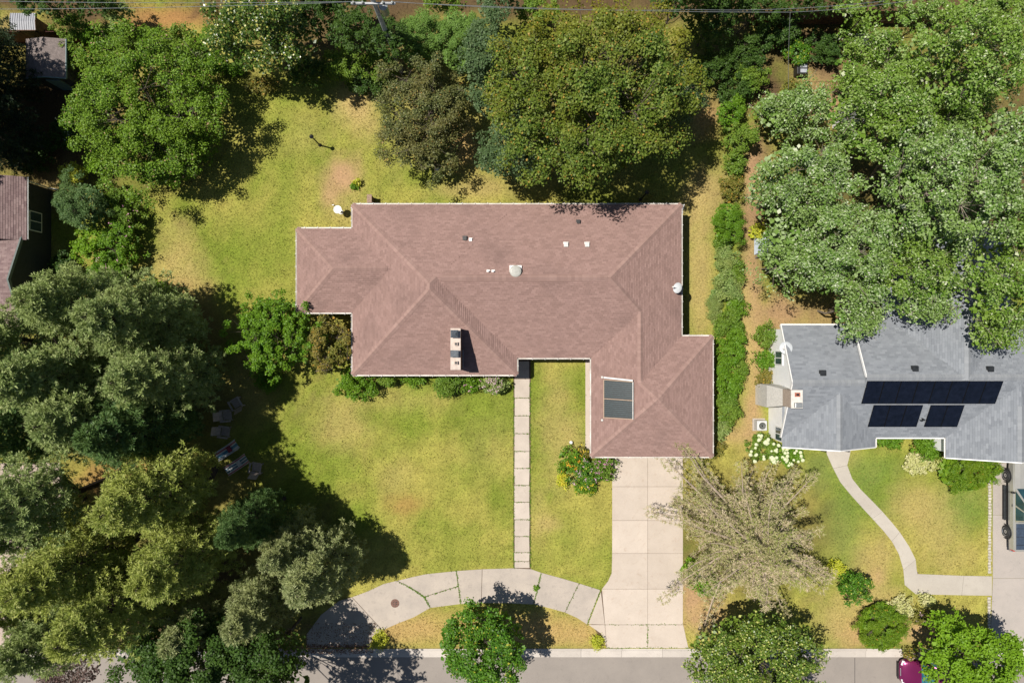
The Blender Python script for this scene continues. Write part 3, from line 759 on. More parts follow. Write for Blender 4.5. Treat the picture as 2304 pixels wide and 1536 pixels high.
def dish(p, label, rad, yaw, tilt, mat, arm=.45):
    t = thing("satellite_dish", p, label, "satellite dish")
    n = Vector((math.cos(yaw) * math.sin(tilt), math.sin(yaw) * math.sin(tilt), math.cos(tilt)))
    rot = n.to_track_quat('Z', 'Y').to_matrix()
    c = Vector(p) + Vector((0, 0, .55)) + Vector((math.cos(yaw), math.sin(yaw), 0)) * .05
    mb = MB(); mb.lathe([(.01, 0), (rad * .5, .025), (rad * .85, .075), (rad, .11), (rad * 1.0, .118), (rad * .84, .085), (rad * .5, .037), (.01, .012)], c, 28, rot); mb.build("reflector", mat, t, smooth=False)
    mb = MB(); mb.tube([Vector(p), Vector(p) + Vector((0, 0, .35)), c], .03, 8); mb.build("mast", M_GREYMETAL, t)
    tip = c + n * arm + Vector((0, 0, -.08)); mb = MB(); mb.tube([c + Vector((0, 0, -rad * .6)), tip], .018, 6); ar = mb.build("arm", M_GREYMETAL, t)
    mb = MB(); mb.box(tip, (.13, .09, .09), yaw); mb.build("receiver", M_DULLWHITE, ar, bevel=.01)
M_DISH = simple("dish_grey", (.50, .53, .55), .5, var=.05)
p = roof_at(roof, 1524, 650); dish(p, "pale satellite dish at the right eave of the ranch house", .34, R(172), R(52), M_DISH, .52)

# ---- solar water collectors on the garage slope
c0 = roof_at(roof, 1392, 897); t = thing("solar_water_heater", c0, "pair of dark ribbed solar water collectors with white pipes on garage roof", "solar collector")
M_COLL = simple("collector_absorber", (.035, .058, .066), .3, var=.25, scale=8, spec=.6)
M_RIB = simple("collector_rib", (.008, .014, .017), .4, var=.1)
M_BRASS = simple("copper_strip", (.48, .36, .25), .5, var=.1)
def col_pt(u, v, up=0.0):
    """u 0..1 from left to right, v 0..1 from back to front, lying a little steeper than the roof"""
    zl, zr = c0.z - .16, c0.z + .62
    a = [W(1358.5, 854, zl), W(1424, 859, zr), W(1424, 943, zr), W(1358.5, 939, zl)]
    p = (a[0] * (1 - u) + a[1] * u) * (1 - v) + (a[3] * (1 - u) + a[2] * u) * v
    return p + Vector((0, 0, up))
for v0, v1 in ((0.015, .485), (.515, .985)):
    mb = MB(); q = [col_pt(0, v0), col_pt(1, v0), col_pt(1, v1), col_pt(0, v1)]
    lo = [p - Vector((0, 0, .1)) for p in q]
    mb.poly([q[3], q[2], q[1], q[0]]); mb.poly(lo)
    for i in range(4): mb.poly([lo[i], q[i], q[(i + 1) % 4], lo[(i + 1) % 4]])
    pan = mb.build("collector", M_COLL, t)
    for k in range(9):
        v = v0 + (v1 - v0) * (k + .5) / 9; mb = MB(); mb.tube([col_pt(.015, v, .012), col_pt(.975, v, .012)], .034, 6); mb.build("riser_tube", M_RIB, pan)
for nm, pa, pb, r_, mt in (("header_pipe", (0, -.06), (1.0, -.035), .055, M_WHITE), ("end_rail", (1.0, 0), (1.0, 1.0), .032, M_DULLWHITE), ("low_rail", (0, 0), (0, 1.02), .022, M_BRASS),
                           ("mid_strip", (-.02, .5), (1.03, .5), .02, M_BRASS), ("front_rail", (0, 1.0), (1.0, 1.0), .02, M_BRASS), ("back_rail", (0, 0.0), (1.0, 0.0), .02, M_BRASS)):
    mb = MB(); mb.tube([col_pt(*pa, .03), col_pt(*pb, .03)], r_, 8); mb.build(nm, mt, t)
for u, v in ((1, .02), (1, .5), (1, .98), (.72, .5), (.72, .0)):
    p = col_pt(u, v); mb = MB(); mb.tube([p, (p.x, p.y, roof.h(p.x, p.y))], .02, 6); mb.build("strut", M_DULLWHITE, t)
for v in (-.06, 1.08):
    p = col_pt(-.04, v); mb = MB(); mb.lathe([(.02, 0), (.07, 0), (.085, .05), (.07, .14), (.02, .16)], (p.x, p.y, roof.h(p.x, p.y)), 12); mb.build("pipe_boot", M_DULLWHITE, t)

# ------------------------------------------------------------------ the grey-roofed house on the right
NE_, NK = 2.7, 0.5
S7 = FPX / (CAM_H - NE_)
def N_(px, py): return ((px - 1152) / S7, (768 - py) / S7)
nh = thing("neighbour_house", (N_(1900, 860)[0], N_(1900, 860)[1], 0), "white-walled house with light grey shingled roof and solar panels", "house")
nroof = Roof(NE_, NK)
def nrect(x0, x1, y0, y1, sd):
    a, b = N_(x0, y0), N_(x1, y1); nroof.rect(a[0], b[0], b[1], a[1], sd)
nrect(1757, 2420, 731, 984, 'NS')           # main block
nrect(1914, 2420, 706, 984, 'NS')           # raised middle
nrect(1760, 1970, 868, 1006, 'EW')          # front gable
nrect(2128, 2376, 850, 1030, 'EW')          # garage gable
nrect(1985, 2275, 520, 850, 'EW')           # rear wing
M_NSH = shingle_mat("grey_shingles", [(.18, .195, .218), (.21, .227, .251), (.222, .239, .264), (.246, .264, .289)], (.17, .18, .195), .4, .3)
M_NCAP = shingle_mat("grey_caps", [(.225, .24, .26), (.245, .26, .28), (.26, .275, .295), (.275, .29, .31)], (.28, .29, .30), .4, .3)
nrf = nroof.deck().build("roof", M_NSH, nh)
stuff_part(nroof.shingles(.142, .33, rr, .014).build("shingles", M_NSH, nrf))
for a, b, c, d in ((1757, 857.5, 1912, 857.5), (1914, 845, 2400, 845), (1865, 884, 1865, 1006), (2252, 908, 2252, 1030), (2130, 850, 2130, 560)):
    stuff_part(nroof.caps(N_(a, b), N_(c, d), .38, .2, rr, .03).build("ridge_caps", M_NCAP, nrf))
M_STUCCO = simple("white_siding", (.87, .87, .87), .6, var=.03, scale=2)
def gable_wall(mb, px, ya, yb, inset_=.22):
    """wall under the west rake of the main block"""
    x = N_(px, 0)[0] + inset_; a, b = N_(0, ya)[1] - .25, N_(0, yb)[1] + .25; ym = (a + b) / 2
    mb.poly([(x, a, 0), (x, b, 0), (x, b, NE_ + NK * .1 - .05), (x, ym, NE_ + NK * (a - b) / 2 - .02), (x, a, NE_ + NK * .1 - .05)])
    return x, a, b
mb = MB(); wx0, wa, wb = gable_wall(mb, 1757, 731, 984); 
xe = N_(2420, 0)[0] - .3
for pts in (((wx0, wa), (wx0, wb + .02)),):
    pass
yN, yS = wa, wb
fx0, fx1, fy = wx0 + .0, N_(1970, 0)[0] - .3, N_(0, 1006)[1] + .3
gx0, gx1, gy = N_(2128, 0)[0] + .3, N_(2376, 0)[0] - .3, N_(0, 1030)[1] + .3
base = [(wx0, yN), (xe, yN), (xe, yS), (gx1, yS), (gx1, gy), (gx0, gy), (gx0, yS), (fx1, yS), (fx1, fy), (wx0 + .01, fy), (wx0 + .01, yS)]
mb.prism(base, 0, NE_ - .12)
fm = (N_(1760, 0)[0] + N_(1970, 0)[0]) / 2
mb.poly([(wx0, fy - .003, NE_ - .12), (fx1, fy - .003, NE_ - .12), (fm, fy - .003, NE_ + NK * (fx1 - wx0) / 2)])
mb.poly([(gx0, gy - .003, NE_ - .12), (gx1, gy - .003, NE_ - .12), ((gx0 + gx1) / 2, gy - .003, NE_ + NK * (gx1 - gx0) / 2)])
mb.build("wall", M_STUCCO, nh)
for ya, z0 in ((805, 1.25), (976, 1.25)):
    yy = W(0, ya, 2.0).y
    wall_window(nh, (wx0 - .012, yy + 1), (wx0 - .012, yy - 1), .5, .95, 1.55, 2.55) if False else None
    mb = MB(); mb.box((wx0 - .03, yy, 1.95), (.09, .95, 1.15)); f = mb.build("window", M_WHITE, nh)
    for s_ in (-1, 1):
        mb = MB(); mb.box((wx0 - .07, yy + s_ * .215, 1.95), (.03, .37, .98)); mb.build("pane", M_GLASS, f)
# white rake boards, gutters and fascia
rake = [((1757, 731), (1757, 857.5)), ((1757, 984), (1757, 857.5)), ((1914, 706), (1914, 845)), ((1760, 1006), (1865, 1006)), ((1970, 1006), (1865, 1006)), ((2128, 1030), (2252, 1030)), ((2376, 1030), (2252, 1030))]
for (a, b) in rake:
    p, q = N_(*a), N_(*b); zp, zq = NE_ - .0, nroof.h(q[0], q[1] + .01, .02) if b[1] < 900 else NE_ + NK * abs(q[0] - p[0])
    if b[1] < 900: zq = NE_ + NK * abs(q[1] - p[1])
    mb = MB(); mb.extrude([(-.03, -.16), (.03, -.16), (.03, .035), (-.03, .035)], (p[0], p[1], zp), (q[0], q[1], zq)); mb.build("rake_board", M_WHITE, nh)
for (a, b) in (((1757, 731), (1914, 731)), ((2128, 984), (1970, 984)), ((1970, 984), (1970, 1006)), ((2128, 1030), (2128, 984))):
    p, q = N_(*a), N_(*b); mb = MB(); sgn = -1
    mb.extrude([(x * sgn, y) for x, y in GUT], (p[0], p[1], NE_ - .09), (q[0], q[1], NE_ - .09)); mb.build("gutter", M_WHITE, nh)
wall_window(nh, (fx0, fy), (fx1, fy), .45, 1.0, .05, 2.1, True); wall_window(nh, (gx0, gy), (gx1, gy), .5, 4.6, .05, 2.2, True); wall_window(nh, (fx1 + .1, yS), (gx0 - .1, yS), .5, 2.2, .7, 2.1)
for px in (1866, 1918):
    p = W(px - 6, 1012, .9); mb = MB(); mb.tube([(p.x, fy - .05, .95), (p.x, fy - .9, .85), (p.x, fy - .95, .04)], .025, 6); mb.tube([(p.x, fy - .45, .9), (p.x, fy - .45, .04)], .015, 6); mb.build("handrail", M_BLACK, nh)
# outside chimney on the gable
c = thing("stone_chimney", (wx0, W(0, 895, 3).y, 0), "broad pale masonry chimney against the white gable wall", "chimney")
M_PALE = simple("pale_masonry", (.60, .575, .53), .85, var=.1, scale=8, bmp=.4)
ya, yb = W(0, 866, 2.0).y, W(0, 912, 2.0).y
# broad lower stack leaning in to a narrow shaft
zl, zs, zt2 = 2.1, 3.1, 5.0
xl, xr = W(1724, 0, 2.0).x, wx0 - .01
y0, y1 = W(0, 866, 2.1).y, W(0, 916, 2.1).y
sy0, sy1 = W(0, 878, 5.0).y, W(0, 917, 5.0).y; sx0, sx1 = W(1780, 0, 5).x, W(1804, 0, 5).x
mb = MB(); mb.prism([(xl, y0), (xr, y0), (xr, y1), (xl, y1)], 0, zl); low = mb.build("breast", M_PALE, c)
mb = MB(); A = [(xl, y0, zl), (xr + .3, y0, zl), (xr + .3, y1, zl), (xl, y1, zl)]; B = [(sx0, sy0, zs + .6), (sx1, sy0, zs + .6), (sx1, sy1, zs + .6), (sx0, sy1, zs + .6)]
mb.poly(B)
for i in range(4): mb.poly([A[i], A[(i + 1) % 4], B[(i + 1) % 4], B[i]][::-1])
mb.build("shoulder", M_PALE, c)
mb = MB(); mb.box(((sx0 + sx1) / 2, (sy0 + sy1) / 2, (zs + .6 + zt2) / 2), (sx1 - sx0, sy0 - sy1, zt2 - zs - .6)); shf = mb.build("shaft", simple("chimney_tan", (.46, .37, .30), .85, var=.15, scale=9), c)
mb = MB(); mb.box(((sx0 + sx1) / 2, (sy0 + sy1) / 2, zt2 + .04), (sx1 - sx0 + .06, sy0 - sy1 + .06, .08)); mb.build("cap", M_PALE, shf, bevel=.01)
q = W(1794, 887.5, 5.1); mb = MB(); mb.box((q.x, q.y, zt2 + .13), (.3, .24, .1)); fl = mb.build("flue", simple("red_clay", (.40, .13, .08), .8), c)
mb = MB(); mb.box((q.x, q.y, zt2 + .184), (.18, .13, .006)); mb.build("flue_dark_plate", M_BLACK, fl)  # black plate stands in for the darkness of the flue
q = W(1796, 911, 5.2); mb = MB(); mb.box((q.x, q.y, zt2 + .2), (.44, .3, .24)); mb.build("metal_cowl", M_GREYMETAL, c, bevel=.03)
# black box vents
for px, py, lb in ((1850, 839, "black box vent on the grey roof near the white gable"), (2057, 829, "black box vent on the grey roof above the solar panels"), (2226, 830, "black box vent on the grey roof half under tree shade")):
    p = roof_at(nroof, px, py); t = thing("roof_vent", p, lb, "roof vent")
    mb = MB(); mb.box((p.x, p.y, p.z + .09), (.32, .30, .14)); b_ = mb.build("housing", M_BLACK, t, bevel=.02)
    mb = MB(); mb.box((p.x, p.y - .02, p.z + .02), (.42, .42, .03)); mb.build("flange", M_DARKMETAL, t)
    mb = MB(); mb.box((p.x, p.y, p.z + .168), (.36, .33, .016)); mb.build("hood", M_DARKMETAL, b_)
p = roof_at(nroof, 2074, 943); t = thing("vent_pipe", p, "dark vent pipe between the two lower solar arrays", "vent pipe")
mb = MB(); mb.lathe([(.15, .0), (.14, .03), (.06, .08), (.05, .3), (.02, .3)], p, 12); mb.build("pipe", M_DARKMETAL, t)
p = W(1780, 782, 3.3); p = Vector((wx0 - .05, p.y, 2.75)); dish(p, "grey satellite dish on the white gable wall", .40, R(188), R(38), M_DISH, .5)

# ---- solar arrays
M_PV = simple("photovoltaic_glass", (.006, .008, .016), .12, var=.25, scale=3, spec=.55)
M_PVF = simple("black_panel_frame", (.012, .012, .014), .35, metal=.5, var=.1)
SPY = N_(0, 984)[1]
def on_south(px, py, up=.1):
    """point on the front slope plane of the grey roof"""
    z = 3.5
    for _ in range(30):
        p = W(px, py, z); z = NE_ + NK * (p.y - SPY) + up
    return W(px, py, z)
def array(tl, tr, bl, br, n, label):
    A, B, C, D = on_south(*tl), on_south(*tr), on_south(*bl), on_south(*br)
    x0, x1 = (A.x + C.x) / 2, (B.x + D.x) / 2; yt, yb = (A.y + B.y) / 2, (C.y + D.y) / 2
    t = thing("solar_array", ((x0 + x1) / 2, yb, NE_ + NK * (yb - SPY)), label, "solar panels", "solar panels on the grey roof")
    def pt(x, y, up): return (x, y, NE_ + NK * (y - SPY) + up)
    for k in range(n):
        a, b = x0 + (x1 - x0) * k / n + .009, x0 + (x1 - x0) * (k + 1) / n - .009
        mb = MB()
        top = [pt(a, yb, .1), pt(b, yb, .1), pt(b, yt, .1), pt(a, yt, .1)]; bot = [pt(a, yb, .055), pt(b, yb, .055), pt(b, yt, .055), pt(a, yt, .055)]
        mb.poly(top); mb.poly(bot[::-1])
        for i in range(4): mb.poly([bot[i], bot[(i + 1) % 4], top[(i + 1) % 4], top[i]])
        fr = mb.build("solar_panel", M_PVF, t)
        mb = MB(); mb.poly([pt(a + .028, yb + .025, .104), pt(b - .028, yb + .025, .104), pt(b - .028, yt - .025, .104), pt(a + .028, yt - .025, .104)]); mb.build("cells", M_PV, fr)
    for yy in (yb + (yt - yb) * .25, yb + (yt - yb) * .75):
        mb = MB(); mb.extrude([(-.02, .02), (.02, .02), (.02, .05), (-.02, .05)], (x0 - .05, yy, NE_ + NK * (yy - SPY)), (x1 + .05, yy, NE_ + NK * (yy - SPY))); mb.build("rail", M_GREYMETAL, t)
array((1951, 857), (2257, 857), (1939, 908), (2241, 908), 8, "long upper row of eight black solar panels on grey roof")
array((1966, 911), (2077, 911), (1953, 960), (2063, 960), 3, "lower left block of three black solar panels on grey roof")
array((2094, 911), (2171, 911), (2080, 960), (2154, 960), 2, "lower right block of two black solar panels on grey roof")

# ------------------------------------------------------------------ the house at the left edge
WE_, WK = 3.0, 0.42
S8 = FPX / (CAM_H - WE_)
def L_(px, py): return ((px - 1152) / S8, (768 - py) / S8)
wh = thing("left_house", (L_(-60, 560)[0], L_(-60, 560)[1], 0), "house with shade-darkened walls and purple-brown shingled roof at left edge", "house")
wroof = Roof(WE_, WK)
a, b = L_(-330, 398), L_(60, 730); wroof.rect(a[0], b[0], b[1], a[1], 'EW')
a, b = L_(-300, 526), L_(50, 738); wroof.rect(a[0], b[0], b[1], a[1], 'NS')
M_WSH = shingle_mat("purple_brown_shingles", [(.17, .115, .115), (.215, .15, .145), (.24, .17, .165), (.28, .205, .195)], (.11, .08, .08), .4, .4)
# keep the main slope only behind the cross gable
wroof.r[0] = (wroof.r[0][0], wroof.r[0][1], L_(0, 540)[1], wroof.r[0][3], 'EW')
wrf = wroof.deck().build("roof", M_WSH, wh)
stuff_part(wroof.shingles(.14, .33, rr, .018).build("shingles", M_WSH, wrf))
M_WWALL = simple("shade_dark_siding", (.045, .05, .048), .8, var=.15)  # shade on the east wall is put into this dark colour
x1 = L_(60, 0)[0] - .45
mb = MB(); mb.prism([(L_(-320, 0)[0], L_(0, 404)[1]), (x1, L_(0, 404)[1]), (x1, L_(0, 732)[1]), (L_(-320, 0)[0], L_(0, 732)[1])], 0, WE_ - .1)
yA, yB = L_(0, 532)[1], L_(0, 732)[1]
mb.poly([(x1 + .003, yB, WE_ - .1), (x1 + .003, yA, WE_ - .1), (x1 + .003, (yA + yB) / 2, WE_ + WK * (yA - yB) / 2)]); mb.build("wall", M_WWALL, wh)
p, q = L_(60, 398), L_(60, 538); mb = MB(); mb.extrude([(-x, y) for x, y in GUT], (p[0], p[1], WE_ - .09), (q[0], q[1], WE_ - .09)); mb.build("gutter", M_WHITE, wh)
M_GREENTRIM = simple("grey_green_trim", (.14, .17, .16), .6, var=.1)
for ya_, yb_ in ((526, 632), (738, 632)):
    p, q = L_(50, ya_), L_(50, yb_); mb = MB(); mb.extrude([(-.05, -.2), (.05, -.2), (.05, .04), (-.05, .04)], (p[0], p[1], WE_), (q[0], q[1], WE_ + WK * abs(q[1] - p[1]))); mb.build("rake_board", M_GREENTRIM, wh)
p = W(112, 430, .3); mb = MB(); mb.tube([(x1 + .06, L_(0, 402)[1], WE_ - .15), (x1 + .06, L_(0, 402)[1], .25), (x1 + .5, L_(0, 402)[1] - .05, .1)], .045, 6); mb.build("downspout", M_WHITE, wh)
wall_window(wh, (x1, L_(0, 420)[1]), (x1, L_(0, 700)[1]), .25, 1.3, 1.0, 2.2)

# ------------------------------------------------------------------ sheds and fences at the back
def gable_shed(name, label, px0, px1, py0, py1, ze, k, mat_roof, mat_wall, mat_trim, axis='EW', ribs=0, base_in=.15):
    s = FPX / (CAM_H - ze); x0, x1, ya, yb = (px0 - 1152) / s, (px1 - 1152) / s, (768 - py1) / s, (768 - py0) / s
    t = thing(name, ((x0 + x1) / 2, (ya + yb) / 2, 0), label, "shed")
    r = Roof(ze, k); r.rect(x0, x1, ya, yb, axis)
    mb = MB()
    for f, poly, (a, b, c) in r.facets(0):
        top = [(x, y, ze + k * (a * x + b * y + c)) for x, y in poly]; bot = [(x, y, z - .05) for x, y, z in top]
        mb.poly(top); mb.poly(bot[::-1])
        for i in range(len(top)): mb.poly([bot[i], bot[(i + 1) % len(top)], top[(i + 1) % len(top)], top[i]])
    ro = mb.build("roof", mat_roof, t)
    ym, xm = (ya + yb) / 2, (x0 + x1) / 2
    if ribs:
        for j in range(ribs + 1):
            if axis == 'NS':
                x = x0 + (x1 - x0) * j / ribs; mb = MB(); h = ze + k * (yb - ya) / 2
                mb.extrude([(-.02, 0), (.02, 0), (.02, .03), (-.02, .03)], (x, ya, ze), (x, ym, h)); mb.extrude([(-.02, 0), (.02, 0), (.02, .03), (-.02, .03)], (x, ym, h), (x, yb, ze)); mb.build("rib", mat_roof, ro)
    i = base_in; mb = MB(); mb.prism([(x0 + i, ya + i), (x1 - i, ya + i), (x1 - i, yb - i), (x0 + i, yb - i)], 0, ze - .03)
    if axis == 'NS':
        h = ze + k * (yb - ya) / 2 - .06
        for x in (x0 + i - .003, x1 - i + .003): mb.poly([(x, ya + i, ze - .03), (x, yb - i, ze - .03), (x, ym, h)])
    else:
        h = ze + k * (x1 - x0) / 2 - .06
        for y in (ya + i - .003, yb - i + .003): mb.poly([(x0 + i, y, ze - .03), (x1 - i, y, ze - .03), (xm, y, h)])
    mb.build("wall", mat_wall, t)
    for (p, q) in (((x0, ya), (x1, ya)), ((x1, ya), (x1, yb))):
        if (axis == 'NS') == (p[1] == q[1]):
            mb = MB(); mb.extrude([(.0, -.1), (.035, -.1), (.035, .02), (.0, .02)], (p[0], p[1], ze), (q[0], q[1], ze)); mb.build("trim", mat_trim, t)
        else:
            if axis == 'NS': segs = (((q[0], ya, ze), (q[0], ym, ze + k * (yb - ya) / 2)), ((q[0], ym, ze + k * (yb - ya) / 2), (q[0], yb, ze)))
            else: segs = (((x0, ya, ze), (xm, ya, ze + k * (x1 - x0) / 2)), ((xm, ya, ze + k * (x1 - x0) / 2), (x1, ya, ze)))
            for u, v in segs:
                mb = MB(); mb.extrude([(.002, -.1), (.04, -.1), (.04, .03), (.002, .03)], u, v); mb.build("trim", mat_trim, t)
    mb = MB(); mb.box((xm, ya + i - .02, .95), (.9, .05, 1.8)); mb.build("door", mat_trim, t)
    return t
M_TIN = simple("pale_ribbed_steel", (.30, .31, .34), .6, metal=.0, var=.08)
M_DKROOF = simple("dark_shed_roof", (.20, .165, .155), .9, var=.2, scale=8, bmp=.5)
M_TEAL = simple("teal_trim", (.16, .26, .28), .6, var=.1)
gable_shed("metal_shed", "small shed with pale ribbed metal roof at top left corner", 24, 80, 30, 68, 2.2, .12, M_TIN, M_WOODBROWN, M_WOODBROWN, 'NS', 11)
gable_shed("garden_shed", "garden shed with dark roof and teal trim among dark trees", 58, 148, 88, 176, 2.5, .22, M_DKROOF, M_WWALL, M_TEAL, 'EW')
# swing frame of pale poles beside the garden shed
a, b = W(102, 184, .05), W(168, 184, .05)
t = thing("pole_frame", (a.x, a.y, 0), "pale pole frame standing beside the dark garden shed", "frame")
for pa, pb in ((W(100, 184, .1), W(112, 172, 1.6)), (W(150, 186, .1), W(128, 174, 1.6)), (W(172, 182, .1), W(140, 166, 1.6)), (W(100, 184, .1), W(152, 186, .1)), (W(112, 172, 1.6), W(140, 168, 1.6))):
    mb = MB(); mb.tube([pa, pb], .04, 6); mb.build("pole", M_GREYPAINT, t)
def board_fence(name, label, p, q, hgt, mat, bw=.15, cap=True):
    p, q = Vector((p.x, p.y, 0)), Vector((q.x, q.y, 0)); d = (q - p); L = d.length; d.normalize(); n = int(L / bw); rz = math.atan2(d.y, d.x)
    t = thing(name, p, label, "fence"); nr = Vector((-d.y, d.x, 0)); src = None
    for k in range(n):
        c = p + d * (bw * (k + .5))
        mb = MB(); mb.box((0, 0, hgt / 2), (bw - .012, .022, hgt))
        if src is None: src = mb.mesh("board"); src.materials.append(mat)
        o = bpy.data.objects.new("board", src); COL.objects.link(o); o.parent = t
        o.location = (c.x - p.x + nr.x * rk.uniform(0, .012), c.y - p.y + nr.y * .006, rk.uniform(-.03, .01)); o.rotation_euler = (0, 0, rz)
    for z in (.4, hgt - .3):
        mb = MB(); c = (p + q) / 2 + nr * .05; mb.box((c.x, c.y, z), (L, .04, .09), rz); mb.build("rail", mat, t)
    k = 0.0
    while k <= L:
        c = p + d * k + nr * .1; mb = MB(); mb.box((c.x, c.y, hgt / 2), (.09, .09, hgt)); mb.build("post", mat, t); k += 2.4
board_fence("wooden_fence", "tall brown board fence along the back at upper right", W(1684, 56), W(2110, 54), 1.9, M_WOODBROWN)
board_fence("red_fence", "dark red board fence behind the garden shed at top left", W(-20, 97), W(205, 97), 1.7, M_REDWOOD)

# ------------------------------------------------------------------ vegetation
def unit(v): return v / np.maximum(np.linalg.norm(v, axis=1, keepdims=True), 1e-6)
def rdir(rng, n): return unit(rng.normal(size=(n, 3)))
def leaf_quads(pos, nrm, size, rng, aspect=.8, fold=.12):
    n = len(pos); t = unit(np.cross(nrm, rdir(rng, n))); b = np.cross(nrm, t)
    s = (size * rng.uniform(.65, 1.3, n))[:, None]
    base = pos - t * s * .5; tip = pos + t * s * .5 - nrm * s * fold
    mid = pos - t * s * .05 + nrm * s * fold * .5
    l = mid + b * s * aspect * .5 - nrm * s * fold; r_ = mid - b * s * aspect * .5 - nrm * s * fold
    return np.stack([base, r_, tip, l], 1).reshape(-1, 3)
def blades(p0, d, length, width, rng):
    """thin needle blades from p0 along d"""
    n = len(p0); s = unit(np.cross(d, unit(rdir(rng, n) * .8 + np.array((0, 0, 1.0))))) * (width * rng.uniform(.7, 1.3, n))[:, None] * .5
    L = (length * rng.uniform(.7, 1.25, n))[:, None]; m = p0 + d * L * .55; e = p0 + d * L
    return np.stack([p0, m + s, e, m - s], 1).reshape(-1, 3)
def broad_points(rng, rx, ry, rz, clump, nb, low=-.35, bough=.42, rag=.0):
    k = int(nb * 1.5) + 2; i = np.arange(k) + .5
    ph = np.arccos(1 - 2 * i / k); th = np.pi * (1 + 5 ** .5) * i + rng.uniform(0, 6.28)
    d = np.stack([np.cos(th) * np.sin(ph), np.sin(th) * np.sin(ph), np.cos(ph)], 1); d = d[d[:, 2] > low]
    d = unit(d + rng.normal(0, .16, d.shape))
    R3 = np.array((rx, ry, rz)); mn = min(rx, ry)
    bc = d * R3 * .62 * rng.uniform(.62, 1.25, (len(d), 1)); br = bough * mn * rng.uniform(.7, 1.25, len(d))
    bc = np.vstack([bc, [[.1 * rx, 0, .42 * rz], [-.2 * rx, .15 * ry, .38 * rz]]]); br = np.append(br, [.5 * mn, .42 * mn])
    fz = min(1.0, rz / mn)
    C, B = [], []
    for j in range(len(bc)):
        n = max(6, int(2.1 * (br[j] / clump) ** 2)); q = rdir(rng, n); q = q[q[:, 2] > -.35]
        p = bc[j] + q * br[j] * np.array((1, 1, .8 * fz)) * rng.uniform(.70 - rag * .3, 1.12 + rag, (len(q), 1))
        ok = np.ones(len(p), bool)
        for m in range(len(bc)):
            if m != j: ok &= np.linalg.norm((p - bc[m]) / np.array((1, 1, .85 * fz)), axis=1) > br[m] * .62
        C.append(p[ok]); B.append(np.full(ok.sum(), j))
    return np.vstack(C), np.concatenate(B), bc
def limb(mb, a, b, r0, r1, rng, sag=0.0, n=4, sides=6):
    a, b = Vector(a), Vector(b); L = (b - a).length; path = []; rad = []
    for k in range(n + 1):
        f = k / n; p = a.lerp(b, f) + Vector((rng.normal(0, L * .03), rng.normal(0, L * .03), -sag * L * math.sin(f * math.pi))) * (0 if k in (0, n) else 1)
        path.append(p); rad.append(r0 + (r1 - r0) * f)
    mb.tube(path, rad, sides)
FL = 0
